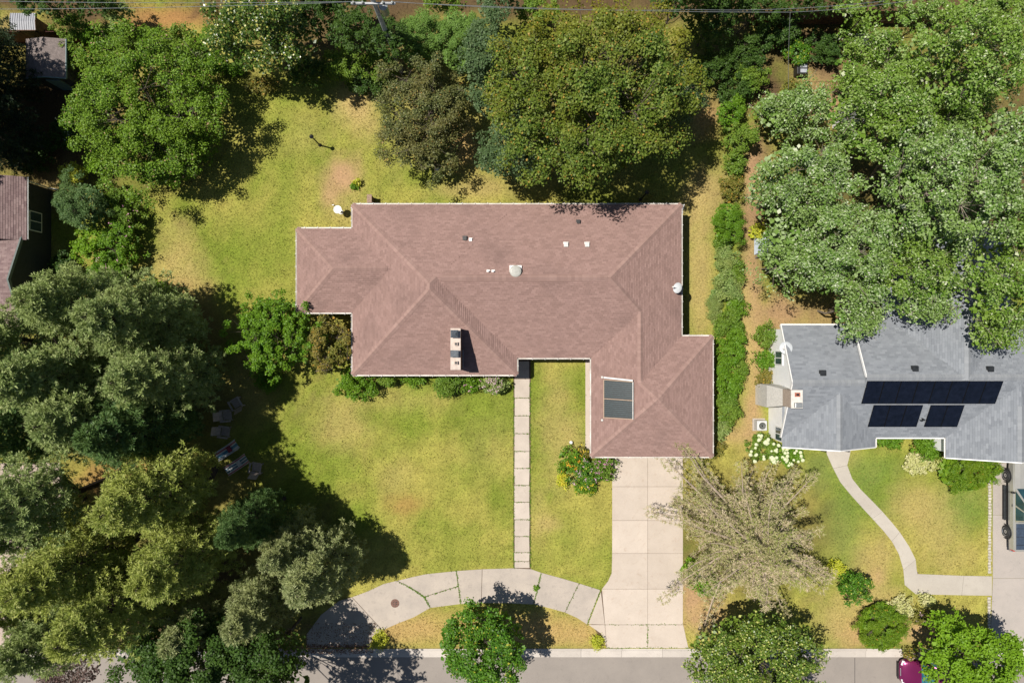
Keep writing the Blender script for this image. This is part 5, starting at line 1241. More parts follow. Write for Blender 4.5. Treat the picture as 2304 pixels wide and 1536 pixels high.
# ---- shrubs: px, py, centre height, radii in px, half height, colour, name, label, extras
SH = [
    (165, 62, 1.6, 42, 38, 1.3, F_HEDGE, "hedge_shrub", "green shrub right of the small metal shed", {}),
    (172, 140, 1.4, 34, 55, 1.2, F_HEDGE, "hedge_shrub", "green shrub between the garden shed and the rounded tree", {}),
    (215, 95, 1.3, 38, 34, 1.1, F_VIVID, "hedge_shrub", "leafy hedge bush above the rounded tree, leftmost of the row", {}),
    (272, 42, 2.0, 36, 36, 1.5, F_HEDGEPALE, "pale_shrub", "pale green bush under the wires at top left", {}),
    (275, 92, 1.2, 40, 32, 1.0, F_HEDGE, "hedge_shrub", "second hedge bush from the left above the rounded tree", {}),
    (345, 88, 1.2, 42, 30, 1.0, F_VIVID, "hedge_shrub", "middle hedge bush below the orange bare soil at top", {}),
    (415, 86, 1.2, 42, 30, 1.0, F_HEDGE, "hedge_shrub", "fourth hedge bush below the orange bare soil at top", {}),
    (485, 90, 1.2, 42, 30, 1.0, F_VIVID, "hedge_shrub", "hedge bush beside the glossy tree at top", {}),
    (510, 140, .4, 72, 34, .45, F_VIVID, "ground_cover", "low bright green ground cover right of the rounded tree", {}),
    (415, 128, .5, 60, 26, .5, F_HEDGEPALE, "ground_cover", "low pale ground cover above the rounded tree", dict(flower=(F_TWIG, 60, .07, False))),
    (590, 190, .4, 60, 22, .4, F_BROWNBUSH, "ground_cover", "low browning plants at the top edge of the back lawn", {}),
    (690, 30, 3.4, 90, 50, 2.0, F_DARK, "dark_shrub", "dark tall shrub at the top edge left of the utility pole", {}),
    (690, 165, 1.6, 60, 40, 1.3, F_DARK, "dark_shrub", "dark shrub at the lawn edge below the glossy tree", {}),
    (800, 70, 4.5, 66, 52, 2.0, F_DARK, "dark_shrub", "dark shrub just left of the utility pole", {}),
    (880, 92, 5.0, 48, 46, 2.0, F_DARK, "dark_shrub", "dark shrub between the pole and the feathery shrubs", {}),
    (770, 145, 1.4, 52, 46, 1.2, F_HEDGE, "hedge_shrub", "green leafy shrub below the dark ones near the pole", {}),
    (850, 150, 1.3, 55, 45, 1.1, F_HEDGE, "hedge_shrub", "green shrub left of the feathery ones", {}),
    (825, 190, .8, 62, 26, .7, F_DARK, "fern_clump", "dark fern clump at the lawn's top edge", {}),
    (1210, 20, 2.4, 60, 40, 1.6, F_HEDGE, "hedge_shrub", "green shrub at the top edge behind the golden maple", {}),
    (1600, 55, 3.2, 66, 60, 2.0, F_DARK, "dark_shrub", "tall dark shrub right of the golden maple at top", {}),
    (1700, 18, 3.6, 90, 36, 1.8, F_DARK, "dark_shrub", "dark shrub at the top edge before the brown fence", {}),
    (1840, 4, 3.6, 110, 32, 1.8, F_DARK, "dark_shrub", "dark foliage behind the middle of the brown fence", {}),
    (1975, 12, 5.0, 100, 40, 2.0, F_SILVER2, "back_tree", "yellow-green tree behind the right end of the brown fence", {}),
    (1610, 150, 1.6, 52, 45, 1.3, F_DARK, "dark_shrub", "dark shrub beside the right flank of the golden maple", {}),
    (1680, 120, 1.6, 56, 48, 1.3, F_DARK, "dark_shrub", "dark shrub below the left end of the brown fence", {}),
    (1690, 175, 1.3, 45, 34, 1.0, F_HEDGE, "hedge_shrub", "green shrub left of the black storage box", {}),
    (1795, 118, .7, 34, 30, .7, F_BRIGHT, "leafy_plant", "bright long-leaved plant above the black storage box", {}),
    (1855, 108, .9, 66, 40, .8, F_DARK, "dark_shrub", "low dark shrub between the storage box and the bench", {}),
    (1925, 62, .9, 40, 22, .8, F_HEDGE, "hedge_shrub", "green shrub under the right part of the fence", {}),
    (1785, 205, .7, 40, 24, .6, F_BROWNBUSH, "weed_clump", "yellow-brown weeds below the storage box", {}),
    (180, 462, 2.4, 62, 62, 2.0, F_PINEG, "juniper_shrub", "rounded dark juniper beside the purple-brown roof", dict(leaf=.15, aspect=.35)),
    (165, 392, 1.0, 34, 26, .8, F_YELLOW, "golden_shrub", "yellow-green shrub above the rounded juniper", {}),
    (215, 365, .9, 26, 30, .7, F_LIME, "lime_shrub", "small lime shrub tucked left of the rounded tree's lower edge", {}),
    (205, 545, 1.2, 40, 50, 1.0, F_LIME, "lime_shrub", "lime-yellow shrub below the rounded juniper", {}),
    (270, 560, 1.2, 55, 55, 1.0, F_VIVID, "green_shrub", "green shrub at the left rim of the back lawn", dict(flower=(F_PINK, 10, .08, False))),
    (285, 490, 1.0, 40, 40, .9, F_HEDGE, "green_shrub", "green shrub between the juniper and the back lawn", dict(flower=(F_PINK, 6, .08, False))),
    (345, 650, .8, 40, 26, .7, F_LIME, "lime_shrub", "bright shrub peeking out at the top of the pine grove", {}),
    (618, 750, 2.5, 94, 102, 2.0, F_VIVID, "lilac_bush", "big vivid green bush left of the ranch house", dict(leaf=.17, lai=3.6, dead=5)),
    (738, 775, 2.2, 60, 78, 1.7, F_BROWNBUSH, "browning_bush", "olive-brown bush touching the left eave of the ranch house", dict(leaf=.15, lai=2.6, dead=26)),
    (798, 862, .9, 52, 44, .9, F_VIVID, "front_shrub", "bright green shrub at the ranch house's lower left corner", {}),
    (868, 856, .6, 30, 16, .6, F_HEDGE, "front_shrub", "low green shrub under the front eave, second from the corner", {}),
    (930, 854, .5, 34, 14, .5, F_VIVID, "front_shrub", "low green planting under the middle of the front eave", {}),
    (1008, 868, .9, 42, 30, .8, F_HEDGE, "round_shrub", "rounded grey-green shrub below the chimney", dict(leaf=.14)),
    (1062, 864, .6, 22, 20, .6, F_VIVID, "front_shrub", "small green shrub between the rounded one and the pink flowers", dict(flower=(F_PINK, 5, .08, False))),
    (1112, 866, .8, 44, 24, .7, F_HEDGEPALE, "flowering_shrub", "pink-flowered shrub beside the front walk", dict(flower=(F_LILAC, 60, .07, False))),
    (1283, 1036, .6, 30, 34, .6, F_VIVID, "bed_plant", "green perennials with orange and yellow blooms, left part of the bed", dict(flower=(F_ORANGE, 22, .09, False))),
    (1318, 1064, .7, 34, 36, .7, F_BRIGHT, "bed_plant", "tall green perennials in the middle of the flower bed", dict(flower=(F_LILAC, 30, .07, False))),
    (1358, 1052, .6, 30, 40, .6, F_HEDGE, "bed_plant", "green perennials with pink blooms next to the driveway", dict(flower=(F_PINK, 30, .07, False))),
    (1318, 1098, .4, 32, 16, .45, F_VIVID, "bed_plant", "green and yellow plants at the front tip of the flower bed", dict(flower=(F_GOLD, 24, .06, False))),
    (1265, 1080, .4, 13, 22, .4, F_YELLOW, "bed_plant", "golden plant on the left rim of the flower bed", dict(flower=(F_GOLD, 26, .06, False))),
    (1310, 1018, .4, 26, 16, .4, F_BROWNBUSH, "bed_plant", "yellow-flowered plants at the back of the flower bed", dict(flower=(F_GOLD, 16, .07, False))),
    (1645, 250, 1.3, 44, 36, 1.1, F_VIVID, "hedge_shrub", "topmost bush of the hedge row between the yards", {}),
    (1662, 312, 1.4, 48, 40, 1.2, F_HEDGE, "hedge_shrub", "second bush down in the hedge row between the yards", {}),
    (1655, 372, .9, 32, 34, .8, F_HEDGE, "hedge_shrub", "third bush down in the hedge row between the yards", {}),
    (1645, 425, .8, 30, 36, .7, F_BROWNBUSH, "hedge_shrub", "yellow-green bush above the bright yew in the hedge row", {}),
    (1637, 500, 1.4, 46, 52, 1.2, F_VIVID, "yew_shrub", "bright spreading yew in the hedge row beside the back eave", dict(leaf=.13, aspect=.4)),
    (1630, 580, .7, 34, 38, .7, F_HEDGEPALE, "hedge_shrub", "pale bush just below the yew in the hedge row", {}),
    (1640, 648, .8, 34, 44, .8, F_HEDGEPALE, "hedge_shrub", "grey-green bush in the hedge row right of the satellite dish", {}),
    (1610, 690, .3, 20, 50, .35, F_HEDGEPALE, "tall_grass_clump", "pale tall grass left of the hedge row above the garage", dict(aspect=.2)),
    (1645, 722, .8, 32, 36, .8, F_HEDGE, "hedge_shrub", "green bush in the hedge row above the garage corner", {}),
    (1640, 790, 1.0, 40, 44, .9, F_VIVID, "hedge_shrub", "bright bush in the hedge row beside the garage's upper edge", {}),
    (1642, 862, 1.0, 40, 44, .9, F_VIVID, "hedge_shrub", "bright bush in the hedge row beside the garage's middle", {}),
    (1640, 925, .9, 36, 36, .8, F_HEDGE, "hedge_shrub", "lowest bush of the hedge row beside the garage", {}),
    (1722, 756, .9, 26, 30, .8, F_HEDGE, "wall_shrub", "upper bush against the white gable wall", {}),
    (1722, 808, .7, 24, 26, .6, F_VIVID, "wall_shrub", "middle bush against the white gable wall", {}),
    (1722, 850, .5, 20, 22, .5, F_BROWNBUSH, "wall_shrub", "small yellowish bush above the pale chimney", {}),
    (1706, 522, .6, 26, 20, .5, F_YELLOW, "golden_shrub", "golden plant beside the bare path at right", {}),
    (1712, 1005, 1.0, 40, 34, .9, F_HEDGE, "hydrangea", "white-flowered hydrangea below the air conditioner", dict(flower=(F_TWIG, 46, .105, True))),
    (1768, 1022, .9, 46, 28, .8, F_VIVID, "hydrangea", "white-flowered hydrangea at the grey roof's lower left corner", dict(flower=(F_TWIG, 46, .105, True))),
    (1590, 1312, .8, 34, 34, .7, F_VIVID, "green_shrub", "green shrub under the tan spruce beside the driveway", {}),
    (1555, 1280, .5, 22, 30, .5, F_LIME, "green_shrub", "lime shrub at the driveway's right edge", {}),
    (1600, 1010, .6, 30, 26, .5, F_BROWNBUSH, "weed_clump", "dry weeds at the garage's lower right corner", {}),
    (1880, 1276, .4, 24, 18, .4, F_YELLOW, "golden_shrub", "golden plant right of the tan spruce", {}),
    (1905, 1296, .35, 22, 14, .35, F_VIVID, "green_shrub", "low green plants between the golden plant and the holly", {}),
    (1922, 1322, 1.1, 36, 36, 1.0, F_BRIGHT, "holly_shrub", "dark glossy pointed shrub right of the tan spruce", {}),
    (2000, 992, .5, 42, 18, .5, F_VIVID, "front_shrub", "green planting under the recessed grey eave, left end", {}),
    (2085, 1006, .8, 46, 26, .7, F_VIVID, "front_shrub", "green bush below the white wall left of the grey garage wing", {}),
    (2072, 1042, .4, 50, 30, .4, F_CREAM, "pale_shrub", "pale lime low shrub left of the rounded juniper", {}),
    (2180, 1062, .8, 78, 50, .8, F_JUNIPER, "spreading_juniper", "wide green juniper with orange tips below the grey garage wing", dict(leaf=.2, aspect=.25, lai=3.4)),
    (1985, 1412, .8, 60, 64, .8, F_JUNIPER, "spreading_juniper", "yellow-green juniper spreading over the kerb at right", dict(leaf=.2, aspect=.25, lai=3.2)),
    (2028, 1366, .4, 28, 28, .45, F_CREAM, "cream_shrub", "larger cream-leaved round shrub near the walk's corner", {}),
    (2084, 1350, .35, 20, 16, .35, F_CREAM, "cream_shrub", "smaller cream-leaved round shrub near the walk's corner", {}),
    (2075, 1388, .4, 34, 20, .4, F_BROWNBUSH, "bed_plant", "mixed low plants between the cream shrubs and the lime tree", dict(flower=(F_LILAC, 20, .06, False))),
    (2052, 1470, .4, 30, 14, .4, F_BROWNBUSH, "bed_plant", "mixed plants with pale blooms at the kerb left of the magenta car", dict(flower=(F_LILAC, 20, .06, False))),
    (855, 1440, .3, 21, 20, .35, F_YELLOW, "golden_hosta", "golden plant at the left tip of the kerb island", dict(aspect=.6)),
    (1344, 1443, .25, 15, 17, .3, F_YELLOW, "golden_hosta", "golden plant at the right tip of the kerb island", dict(aspect=.6)),
    (1206, 1322, .12, 7, 8, .12, F_VIVID, "weed_clump", "weed growing in a joint of the curved drive", dict(clump=.1)),
    (803, 410, .3, 9, 9, .3, F_YELLOW, "young_plant", "small yellow plant in the bare patch of the back lawn", dict(clump=.15)),
    (796, 419, .2, 10, 7, .2, F_VIVID, "young_plant", "small green plant left of the yellow one in the bare patch", dict(clump=.15)),
    (600, 850, .5, 40, 30, .5, F_VIVID, "shade_shrub", "low shrub in the shade below the big vivid bush", {}),
    (420, 1105, .5, 60, 24, .5, F_LIME, "ground_cover", "lit low plants beside the yellow-green pine's trunk", {}),
    (90, -5, 4.5, 90, 42, 2.0, F_DARK, "dark_shrub", "dark foliage at the top edge above the metal shed", {}),
    (215, 5, 3.5, 60, 30, 1.8, F_DARK, "dark_shrub", "dark foliage at the top edge above the pale bush", {}),
    (750, -10, 4.0, 90, 46, 2.0, F_DARK, "dark_shrub", "dark foliage at the top edge just left of the pole top", {}),
    (1000, 5, 2.5, 60, 22, 1.4, F_HEDGE, "back_shrub", "green foliage at the top edge above the feathery shrubs", {}),
    (1120, 0, 4.0, 60, 40, 2.0, F_BLUEGREEN, "back_shrub", "blue-green foliage at the top edge above the narrow tree", {}),
    (1620, -10, 4.5, 90, 50, 2.2, F_DARK, "dark_shrub", "dark foliage at the top edge where the fence begins", {}),
    (1750, 75, 1.2, 60, 36, 1.0, F_DARK, "dark_shrub", "dark shrub under the left half of the brown fence", {}),
    (1650, 205, 1.2, 44, 30, 1.0, F_DARK, "dark_shrub", "dark shrub right above the hedge row's top", {}),
    (1730, 250, 1.0, 40, 34, .8, F_HEDGE, "hedge_shrub", "green bush between the hedge row's top and the low maple", {}),
    (2240, 20, 8.5, 110, 60, 2.6, F_SILVER2, "back_tree", "yellow-green tree at the very top of the upper right corner", {}),
    (2090, 40, 6.0, 80, 50, 2.0, F_SILVER2, "back_tree", "yellow-green tree right of the fence's end", {}),
    (1625, 540, .5, 26, 30, .5, F_HEDGE, "hedge_shrub", "low bush just under the yew, left side of the hedge row", {}),
    (1655, 610, .6, 26, 34, .6, F_HEDGE, "hedge_shrub", "low green bush between the two pale ones in the hedge row", {}),
    (1622, 640, .4, 22, 36, .4, F_HEDGEPALE, "hedge_shrub", "pale low bush at the hedge row's left rim by the dish", {}),
    (1655, 690, .6, 28, 30, .6, F_VIVID, "hedge_shrub", "bright low bush in the hedge row below the dish", {}),
    (1625, 735, .5, 24, 30, .5, F_HEDGE, "hedge_shrub", "low bush at the hedge row's left rim above the garage corner", {}),
    (1655, 755, .7, 28, 30, .7, F_VIVID, "hedge_shrub", "bright bush right beside the garage's top right corner", {}),
    (1625, 825, .8, 24, 32, .7, F_VIVID, "hedge_shrub", "bright bush pressed against the garage eave, upper one", {}),
    (1628, 895, .8, 24, 32, .7, F_HEDGE, "hedge_shrub", "green bush pressed against the garage eave, lower one", {}),
    (1665, 830, .7, 22, 30, .6, F_HEDGE, "hedge_shrub", "green bush bulging toward the bare path by the garage", {}),
    (1625, 965, .6, 26, 22, .5, F_HEDGEPALE, "hedge_shrub", "pale low bush ending the hedge row near the tan spruce", {}),
    (640, 1640, 8.0, 140, 120, 3.2, F_DARK, "street_tree", "tall dark tree just cut by the bottom edge, shading the street", dict(leaf=.26, clump=.5, base=(560, 1436))),
    (90, 130, .9, 40, 40, .8, F_DARK, "shade_shrub", "dark shrub in front of the red fence", {}),  # these low dark shrubs are added to fill the near-black shade
    (150, 300, .6, 40, 50, .6, F_DARK, "shade_shrub", "dark low shrub between the spruces and the rounded tree", dict(flower=(F_TWIG, 10, .08, False))),
    (60, 340, .6, 60, 50, .6, F_DARK, "shade_shrub", "dark low shrub above the purple-brown roof", {}),
    (250, 440, 1.0, 45, 35, .8, F_HEDGE, "green_shrub", "green shrub under the lower rim of the rounded tree", {}),
    (140, 600, .8, 24, 50, .8, F_DARK, "shade_shrub", "dark shrub along the shade-darkened wall of the left house", {}),
    (240, 615, 1.0, 60, 34, .9, F_VIVID, "green_shrub", "green shrub just above the pine grove's top", {}),
]
for k, (px, py, zc, rx, ry, rz, mt, nm, lb, ex) in enumerate(SH):
    if 1600 < px < 1672 and 230 < py < 980: rx *= .84; rz *= .9
    kw = dict(leaf=.15, lai=2.7, clump=.26, nb=8, rag=.25); kw.update(ex)
    broadleaf(nm, lb, "tree" if nm in ("back_tree", "street_tree") else ("plant" if "plant" in nm or "hosta" in nm or "weed" in nm or "fern" in nm or "cover" in nm or "grass" in nm else "shrub"), px, py, zc, rx, ry, rz, mt, 200 + k, group=None, low=-.2, **kw)

# ------------------------------------------------------------------ garden furniture
M_TEAKGREY = simple("weathered_tan_wood", (.44, .36, .30), .8, var=.15, scale=8)
def stripes(name, cols, axis=0, scale=1.0):
    m, nt, bs, out = new_mat(name)
    tc = nt.nodes.new("ShaderNodeTexCoord"); sx = nt.nodes.new("ShaderNodeSeparateXYZ"); nt.links.new(tc.outputs['Object'], sx.inputs[0])
    mp = nt.nodes.new("ShaderNodeMapRange"); nt.links.new(sx.outputs[axis], mp.inputs[0]); mp.inputs[1].default_value = -.32; mp.inputs[2].default_value = .32
    r = nt.nodes.new("ShaderNodeValToRGB"); r.color_ramp.interpolation = 'CONSTANT'; e = r.color_ramp.elements
    e[0].color = rgba(cols[0]); e[0].position = 0
    e[1].position = 1 / len(cols); e[1].color = rgba(cols[1])
    for i in range(2, len(cols)): k = e.new(i / len(cols)); k.color = rgba(cols[i])
    nt.links.new(mp.outputs[0], r.inputs[0]); nt.links.new(r.outputs[0], bs.inputs['Base Color']); bs.inputs['Roughness'].default_value = .8
    return m
def lounge_chair(px, py, rz, label, back=.62):
    """low wooden garden chair, facing local -y"""
    p = W(px, py, .35); t = thing("garden_chair", (p.x, p.y, 0), label, "chair", "tan garden chairs in the shade", rz)
    for k in range(5):
        mb = MB(); y = -.34 + k * .125; mb.box((0, y, .36 - .03 * k), (.56, .11, .022)); mb.build("seat_slat", M_TEAKGREY, t, local=True)
    for k in range(6):
        mb = MB(); x = -.25 + k * .1; m = Matrix.Translation((x, .27, .24)) @ Matrix.Rotation(R(-28), 4, 'X'); mb.box((0, 0, .38), (.09, .022, .76), 0, m); mb.build("back_slat", M_TEAKGREY, t, local=True)
    for s_ in (-1, 1):
        mb = MB(); mb.box((s_ * .36, -.02, .56), (.12, .72, .024)); mb.build("armrest", M_TEAKGREY, t, local=True)
        mb = MB(); mb.box((s_ * .33, -.30, .28), (.04, .09, .56)); mb.build("leg", M_TEAKGREY, t, local=True)
        mb = MB(); mb.box((s_ * .33, .32, .2), (.04, .09, .40)); mb.build("leg", M_TEAKGREY, t, local=True)
def striped_lounger(px, py, rz, label, mat, pad):
    """folding chaise, long axis local y, head at +y"""
    p = W(px, py, .35); t = thing("sun_lounger", (p.x, p.y, 0), label, "sun lounger", "striped sun loungers in the shade", rz)
    mb = MB(); n = 14
    for k in range(n):
        y0, y1 = -.92 + 1.84 * k / n, -.92 + 1.84 * (k + 1) / n
        def zz(y): return .36 + (max(0, y - .15) * .55) - .03 * math.sin((y + .92) / 1.84 * math.pi)
        mb.poly([(-.3, y0, zz(y0)), (.3, y0, zz(y0)), (.3, y1, zz(y1)), (-.3, y1, zz(y1))])
    mb.build("sling", mat, t, local=True)
    for s_ in (-1, 1):
        mb = MB(); mb.tube([(s_ * .315, -.95, .36), (s_ * .315, .15, .355), (s_ * .315, .95, .80)], .02, 8); mb.build("side_rail", M_DULLWHITE, t, local=True)
        mb = MB(); mb.tube([(s_ * .315, -.6, .36), (s_ * .315, -.72, .0)], .016, 6); mb.build("leg", M_DULLWHITE, t, local=True)
        mb = MB(); mb.tube([(s_ * .315, .35, .42), (s_ * .315, .5, .0)], .016, 6); mb.build("leg", M_DULLWHITE, t, local=True)
    mb = MB(); m = Matrix.Translation((0, .12, .42)) @ Matrix.Rotation(R(10), 4, 'X'); mb.box((0, 0, 0), (.42, .3, .1), 0, m); mb.build("cushion", pad, t, local=True, bevel=.04)
lounge_chair(532, 908, R(-150), "tan garden chair at the top of the shaded row of seats")
lounge_chair(508, 935, R(95), "upper of the two tan garden chairs side by side in the shade")
lounge_chair(504, 971, R(82), "lower of the two tan garden chairs side by side in the shade")
lounge_chair(576, 1053, R(172), "tan garden chair right of the striped loungers")
MS1 = stripes("blue_red_stripes", [(.55, .55, .55), (.45, .10, .10), (.60, .60, .58), (.08, .20, .30), (.10, .28, .40), (.6, .6, .58), (.45, .5, .52)])
MS2 = stripes("red_white_stripes", [(.50, .10, .10), (.6, .6, .58), (.08, .18, .25), (.6, .6, .58), (.10, .16, .2), (.55, .55, .53), (.55, .09, .09)])
striped_lounger(513, 1012, R(-57), "upper striped sun lounger with dark red cushion", MS1, simple("dark_red_cushion", (.28, .04, .06), .8))
striped_lounger(535, 1044, R(-57), "lower striped sun lounger with white cushion", MS2, M_DULLWHITE)

# bird bath
p = W(759, 471, 1.0); t = thing("bird_bath", (p.x, p.y, 0), "white round bird bath at the corner of the ranch house", "bird bath")
mb = MB(); mb.lathe([(.16, 0), (.16, .05), (.08, .1), (.06, .5), (.08, .86), (.05, .88)], (p.x, p.y, 0), 16); mb.build("pedestal", M_WHITE, t)
mb = MB(); mb.lathe([(.04, .86), (.2, .88), (.265, .95), (.27, .975), (.24, .97), (.17, .93), (.02, .92)], (p.x, p.y, 0), 28); mb.build("basin", M_WHITE, t)
p = W(749, 461, .4); t = thing("garden_tap", (p.x, p.y, 0), "small pale garden tap post beside the bird bath", "garden tap")
mb = MB(); mb.tube([(p.x, p.y, 0), (p.x, p.y, .4)], .04, 8); mb.build("post", M_DULLWHITE, t); mb = MB(); mb.tube([(p.x - .06, p.y, .36), (p.x + .06, p.y, .38), (p.x + .09, p.y, .3)], .02, 6); mb.build("spout", M_GREYMETAL, t)
# lamp posts
def lamp_post(bpx, bpy_, h, label, globe=False):
    b = W(bpx, bpy_); t = thing("lamp_post", (b.x, b.y, 0), label, "lamp post")
    mb = MB(); mb.lathe([(.12, 0), (.12, .05), (.055, .12), (.045, h - .35), (.04, h - .3)], (b.x, b.y, 0), 12); mb.build("post", M_BLACK, t)
    mb = MB()
    if globe:
        mb.lathe([(.05, h - .3), (.12, h - .26), (.17, h - .13), (.155, h), (.09, h + .08), (.02, h + .1)], (b.x, b.y, 0), 18); mb.build("globe", simple("milky_globe", (.55, .57, .62), .3, var=.1), t, smooth=True)
    else:
        mb.lathe([(.06, h - .3), (.09, h - .28), (.11, h - .08)], (b.x, b.y, 0), 8); mb.build("lantern_glass", M_GLASS, t)
        mb = MB(); mb.lathe([(.14, h - .08), (.15, h - .06), (.05, h + .03), (.02, h + .08)], (b.x, b.y, 0), 8); mb.build("lantern_cap", M_BLACK, t)
    mb = MB(); mb.tube([(b.x - .18, b.y, h - .5), (b.x + .18, b.y, h - .5)], .012, 6); mb.build("ladder_bar", M_BLACK, t)
lamp_post(720, 327, 2.05, "thin black lamp post standing on the back lawn")
lamp_post(989, 392, 1.6, "globe lamp at the lower edge of the olive-brown tree", True)
lamp_post(1441, 449, 2.4, "black lamp post in the maple's shade near the back eave")
p = W(834, 450, .5); t = thing("brick_pier", (p.x, p.y, 0), "small brown brick pier at the back eave's left end", "pier")
mb = MB(); mb.box((p.x, p.y, .45), (.26, .5, .9)); b_ = mb.build("pier_body", M_CHBRICK, t); mb = MB(); mb.box((p.x, p.y, .93), (.32, .56, .06)); mb.build("cap", M_BRICK, t)
# manhole in the curved drive
q = W(889, 1356); mb = MB(); mb.lathe([(.02, .0), (.29, .0), (.29, .045), (.255, .045), (.25, .038), (.02, .040)], (q.x, q.y, 0), 26); mh = mb.build("manhole_cover", simple("rusty_iron", (.19, .10, .075), .75, var=.3, scale=10, bmp=.4), arc)
for dx, dy in ((-.08, .08), (.08, .08), (-.08, -.08), (.08, -.08)):
    mb = MB(); mb.box((q.x + dx, q.y + dy, .043), (.09, .05, .006), .7); mb.build("cover_rib", M_BLACK, mh)
# stones of the flower bed, edge ball
q = W(1285, 995, .15); t = thing("garden_ball", (q.x, q.y, 0), "white ball ornament at the back of the flower bed", "ornament")
mb = MB(); mb.lathe([(.02, .0), (.09, .03), (.13, .12), (.12, .2), (.06, .26), (.01, .27)], (q.x, q.y, 0), 14); mb.build("ball", M_WHITE, t, smooth=True); mb = MB(); mb.lathe([(.1, 0), (.1, .02), (.03, .03)], (q.x, q.y, 0), 12); mb.build("foot", M_DULLWHITE, t)
# air conditioner
q = W(1714, 957, .6); t = thing("air_conditioner", (q.x, q.y, 0), "grey air conditioner unit beside the white gable wall", "air conditioner")
mb = MB(); mb.box((q.x, q.y, .36), (.68, .68, .66)); c_ = mb.build("cabinet", simple("ac_grey", (.48, .49, .50), .5, var=.06), t, bevel=.05)
mb = MB(); mb.lathe([(.02, .69), (.27, .69), (.28, .72), (.25, .73), (.02, .735)], (q.x, q.y, 0), 24); g_ = mb.build("fan_grille", M_DULLWHITE, c_)
for k in range(4):
    mb = MB(); mb.lathe([(.06 + k * .055, .736), (.075 + k * .055, .744), (.08 + k * .055, .736)], (q.x, q.y, 0), 24); mb.build("grille_ring", M_GREYPAINT, c_)
mb = MB(); mb.box((q.x, q.y, .02), (.85, .85, .05)); mb.build("pad", M_ARC, t)
# bench, storage box, playhouse, tarp at the upper right
q = W(1940, 97, .5); t = thing("garden_bench", (q.x, q.y, 0), "white slatted garden bench on a brick pad at upper right", "bench")
for k in range(4):
    mb = MB(); mb.box((q.x, q.y + .3 - k * .13, .45), (1.25, .1, .03)); mb.build("seat_slat", M_WHITE, t)
for k in range(3):
    mb = MB(); mb.box((q.x, q.y + .42, .62 + k * .13), (1.25, .03, .1)); mb.build("back_slat", M_WHITE, t)
for sx in (-.55, .55):
    for sy in (-.1, .38):
        mb = MB(); mb.box((q.x + sx, q.y + sy, .22 if sy < .2 else .48), (.06, .06, .44 if sy < .2 else .96)); mb.build("leg", M_WHITE, t)
mb = MB(); mb.box((q.x, q.y - .2, .02), (1.6, 1.4, .05)); mb.build("brick_pad", simple("brick_paving", (.36, .19, .14), .85, var=.3, scale=9), t)
q = W(1805, 155, .6); t = thing("storage_box", (q.x, q.y, 0), "black storage box with two grey lids at upper right", "storage box")
mb = MB(); mb.box((q.x, q.y, .34), (.72, .74, .68)); mb.build("bin_body", M_BLACK, t, bevel=.03)
for s_ in (-1, 1):
    mb = MB(); mb.box((q.x + .06, q.y + s_ * .165, .70), (.44, .25, .03)); mb.build("lid", simple("grey_lid%d" % s_, (.36, .38, .42), .5), t, bevel=.01)
t = gable_shed("playhouse", "small grey-roofed white playhouse showing between the silver maples", 1893, 1950, 236, 278, 1.5, .5, M_GREYPAINT, M_WHITE, M_WHITE, 'NS', 9, .1)
q = W(1738, 545, .8); t = thing("covered_pile", (q.x, q.y, 0), "pale blue tarp-covered pile at the edge of the maples", "tarp")
rng_ = np.random.default_rng(4); mb = MB(); n_ = 14
gx = [[(q.x + (i / n_ - .5) * 1.9, q.y + (j / n_ - .5) * 1.5, max(.02, (.85 + .12 * math.sin(i * 1.3) * math.cos(j * 1.7) + rng_.uniform(-.03, .03)) * min(1, 3.2 * (1 - max(abs(i / n_ - .5), abs(j / n_ - .5)) * 2)))) for j in range(n_ + 1)] for i in range(n_ + 1)]
for i in range(n_):
    for j in range(n_): mb.poly([gx[i][j], gx[i + 1][j], gx[i + 1][j + 1], gx[i][j + 1]])
mb.build("tarp", simple("pale_blue_tarp", (.50, .57, .66), .55, var=.1), t)
mb = MB(); mb.box((q.x, q.y, .3), (1.2, .9, .6)); mb.build("stacked_wood", M_WOODBROWN, t)

# ------------------------------------------------------------------ utility pole and wires
pb = Vector((-7.5, 18.4, 0)); t = thing("utility_pole", pb, "grey utility pole with crossarm at the top edge", "utility pole")
M_POLE = simple("weathered_pole", (.45, .46, .47), .8, var=.2, scale=5)
mb = MB(); mb.tube([(pb.x, pb.y, 0), (pb.x, pb.y, 5), (pb.x, pb.y, 10.4)], [.17, .15, .12], 12); mb.build("pole", M_POLE, t)
mb = MB(); mb.box((pb.x, pb.y - .16, 9.6), (2.4, .1, .12)); ca = mb.build("crossarm", M_POLE, t)
for dx in (-1.05, -.55, .55, 1.05):
    mb = MB(); mb.lathe([(.03, 9.66), (.06, 9.7), (.06, 9.8), (.02, 9.83)], (pb.x + dx, pb.y - .16, 0), 10); mb.build("insulator", M_GREYPAINT, ca)
mb = MB(); mb.lathe([(.05, 8.2), (.22, 8.22), (.24, 9.0), (.05, 9.05)], (pb.x + .42, pb.y, 0), 14); mb.build("transformer", M_GREYMETAL, t)
pb2 = Vector((24.0, 18.55, 0)); 
def wire(name, label, pts, r=.012, sag=.5):
    t = thing(name, pts[0], label, "wire", "overhead wires along the top")
    mb = MB(); path = []
    for a, b in zip(pts[:-1], pts[1:]):
        a, b = Vector(a), Vector(b); n = 14
        for k in range(n): f = k / n; path.append(a.lerp(b, f) - Vector((0, 0, sag * 4 * f * (1 - f))))
    path.append(Vector(pts[-1])); mb.tube(path, r, 5); mb.build("conductor", M_GREYMETAL, t)
wire("overhead_wire", "upper overhead wire crossing the top left corner", [(-42, 18.9, 9.4), (pb.x - 1.05, pb.y - .16, 9.83)])
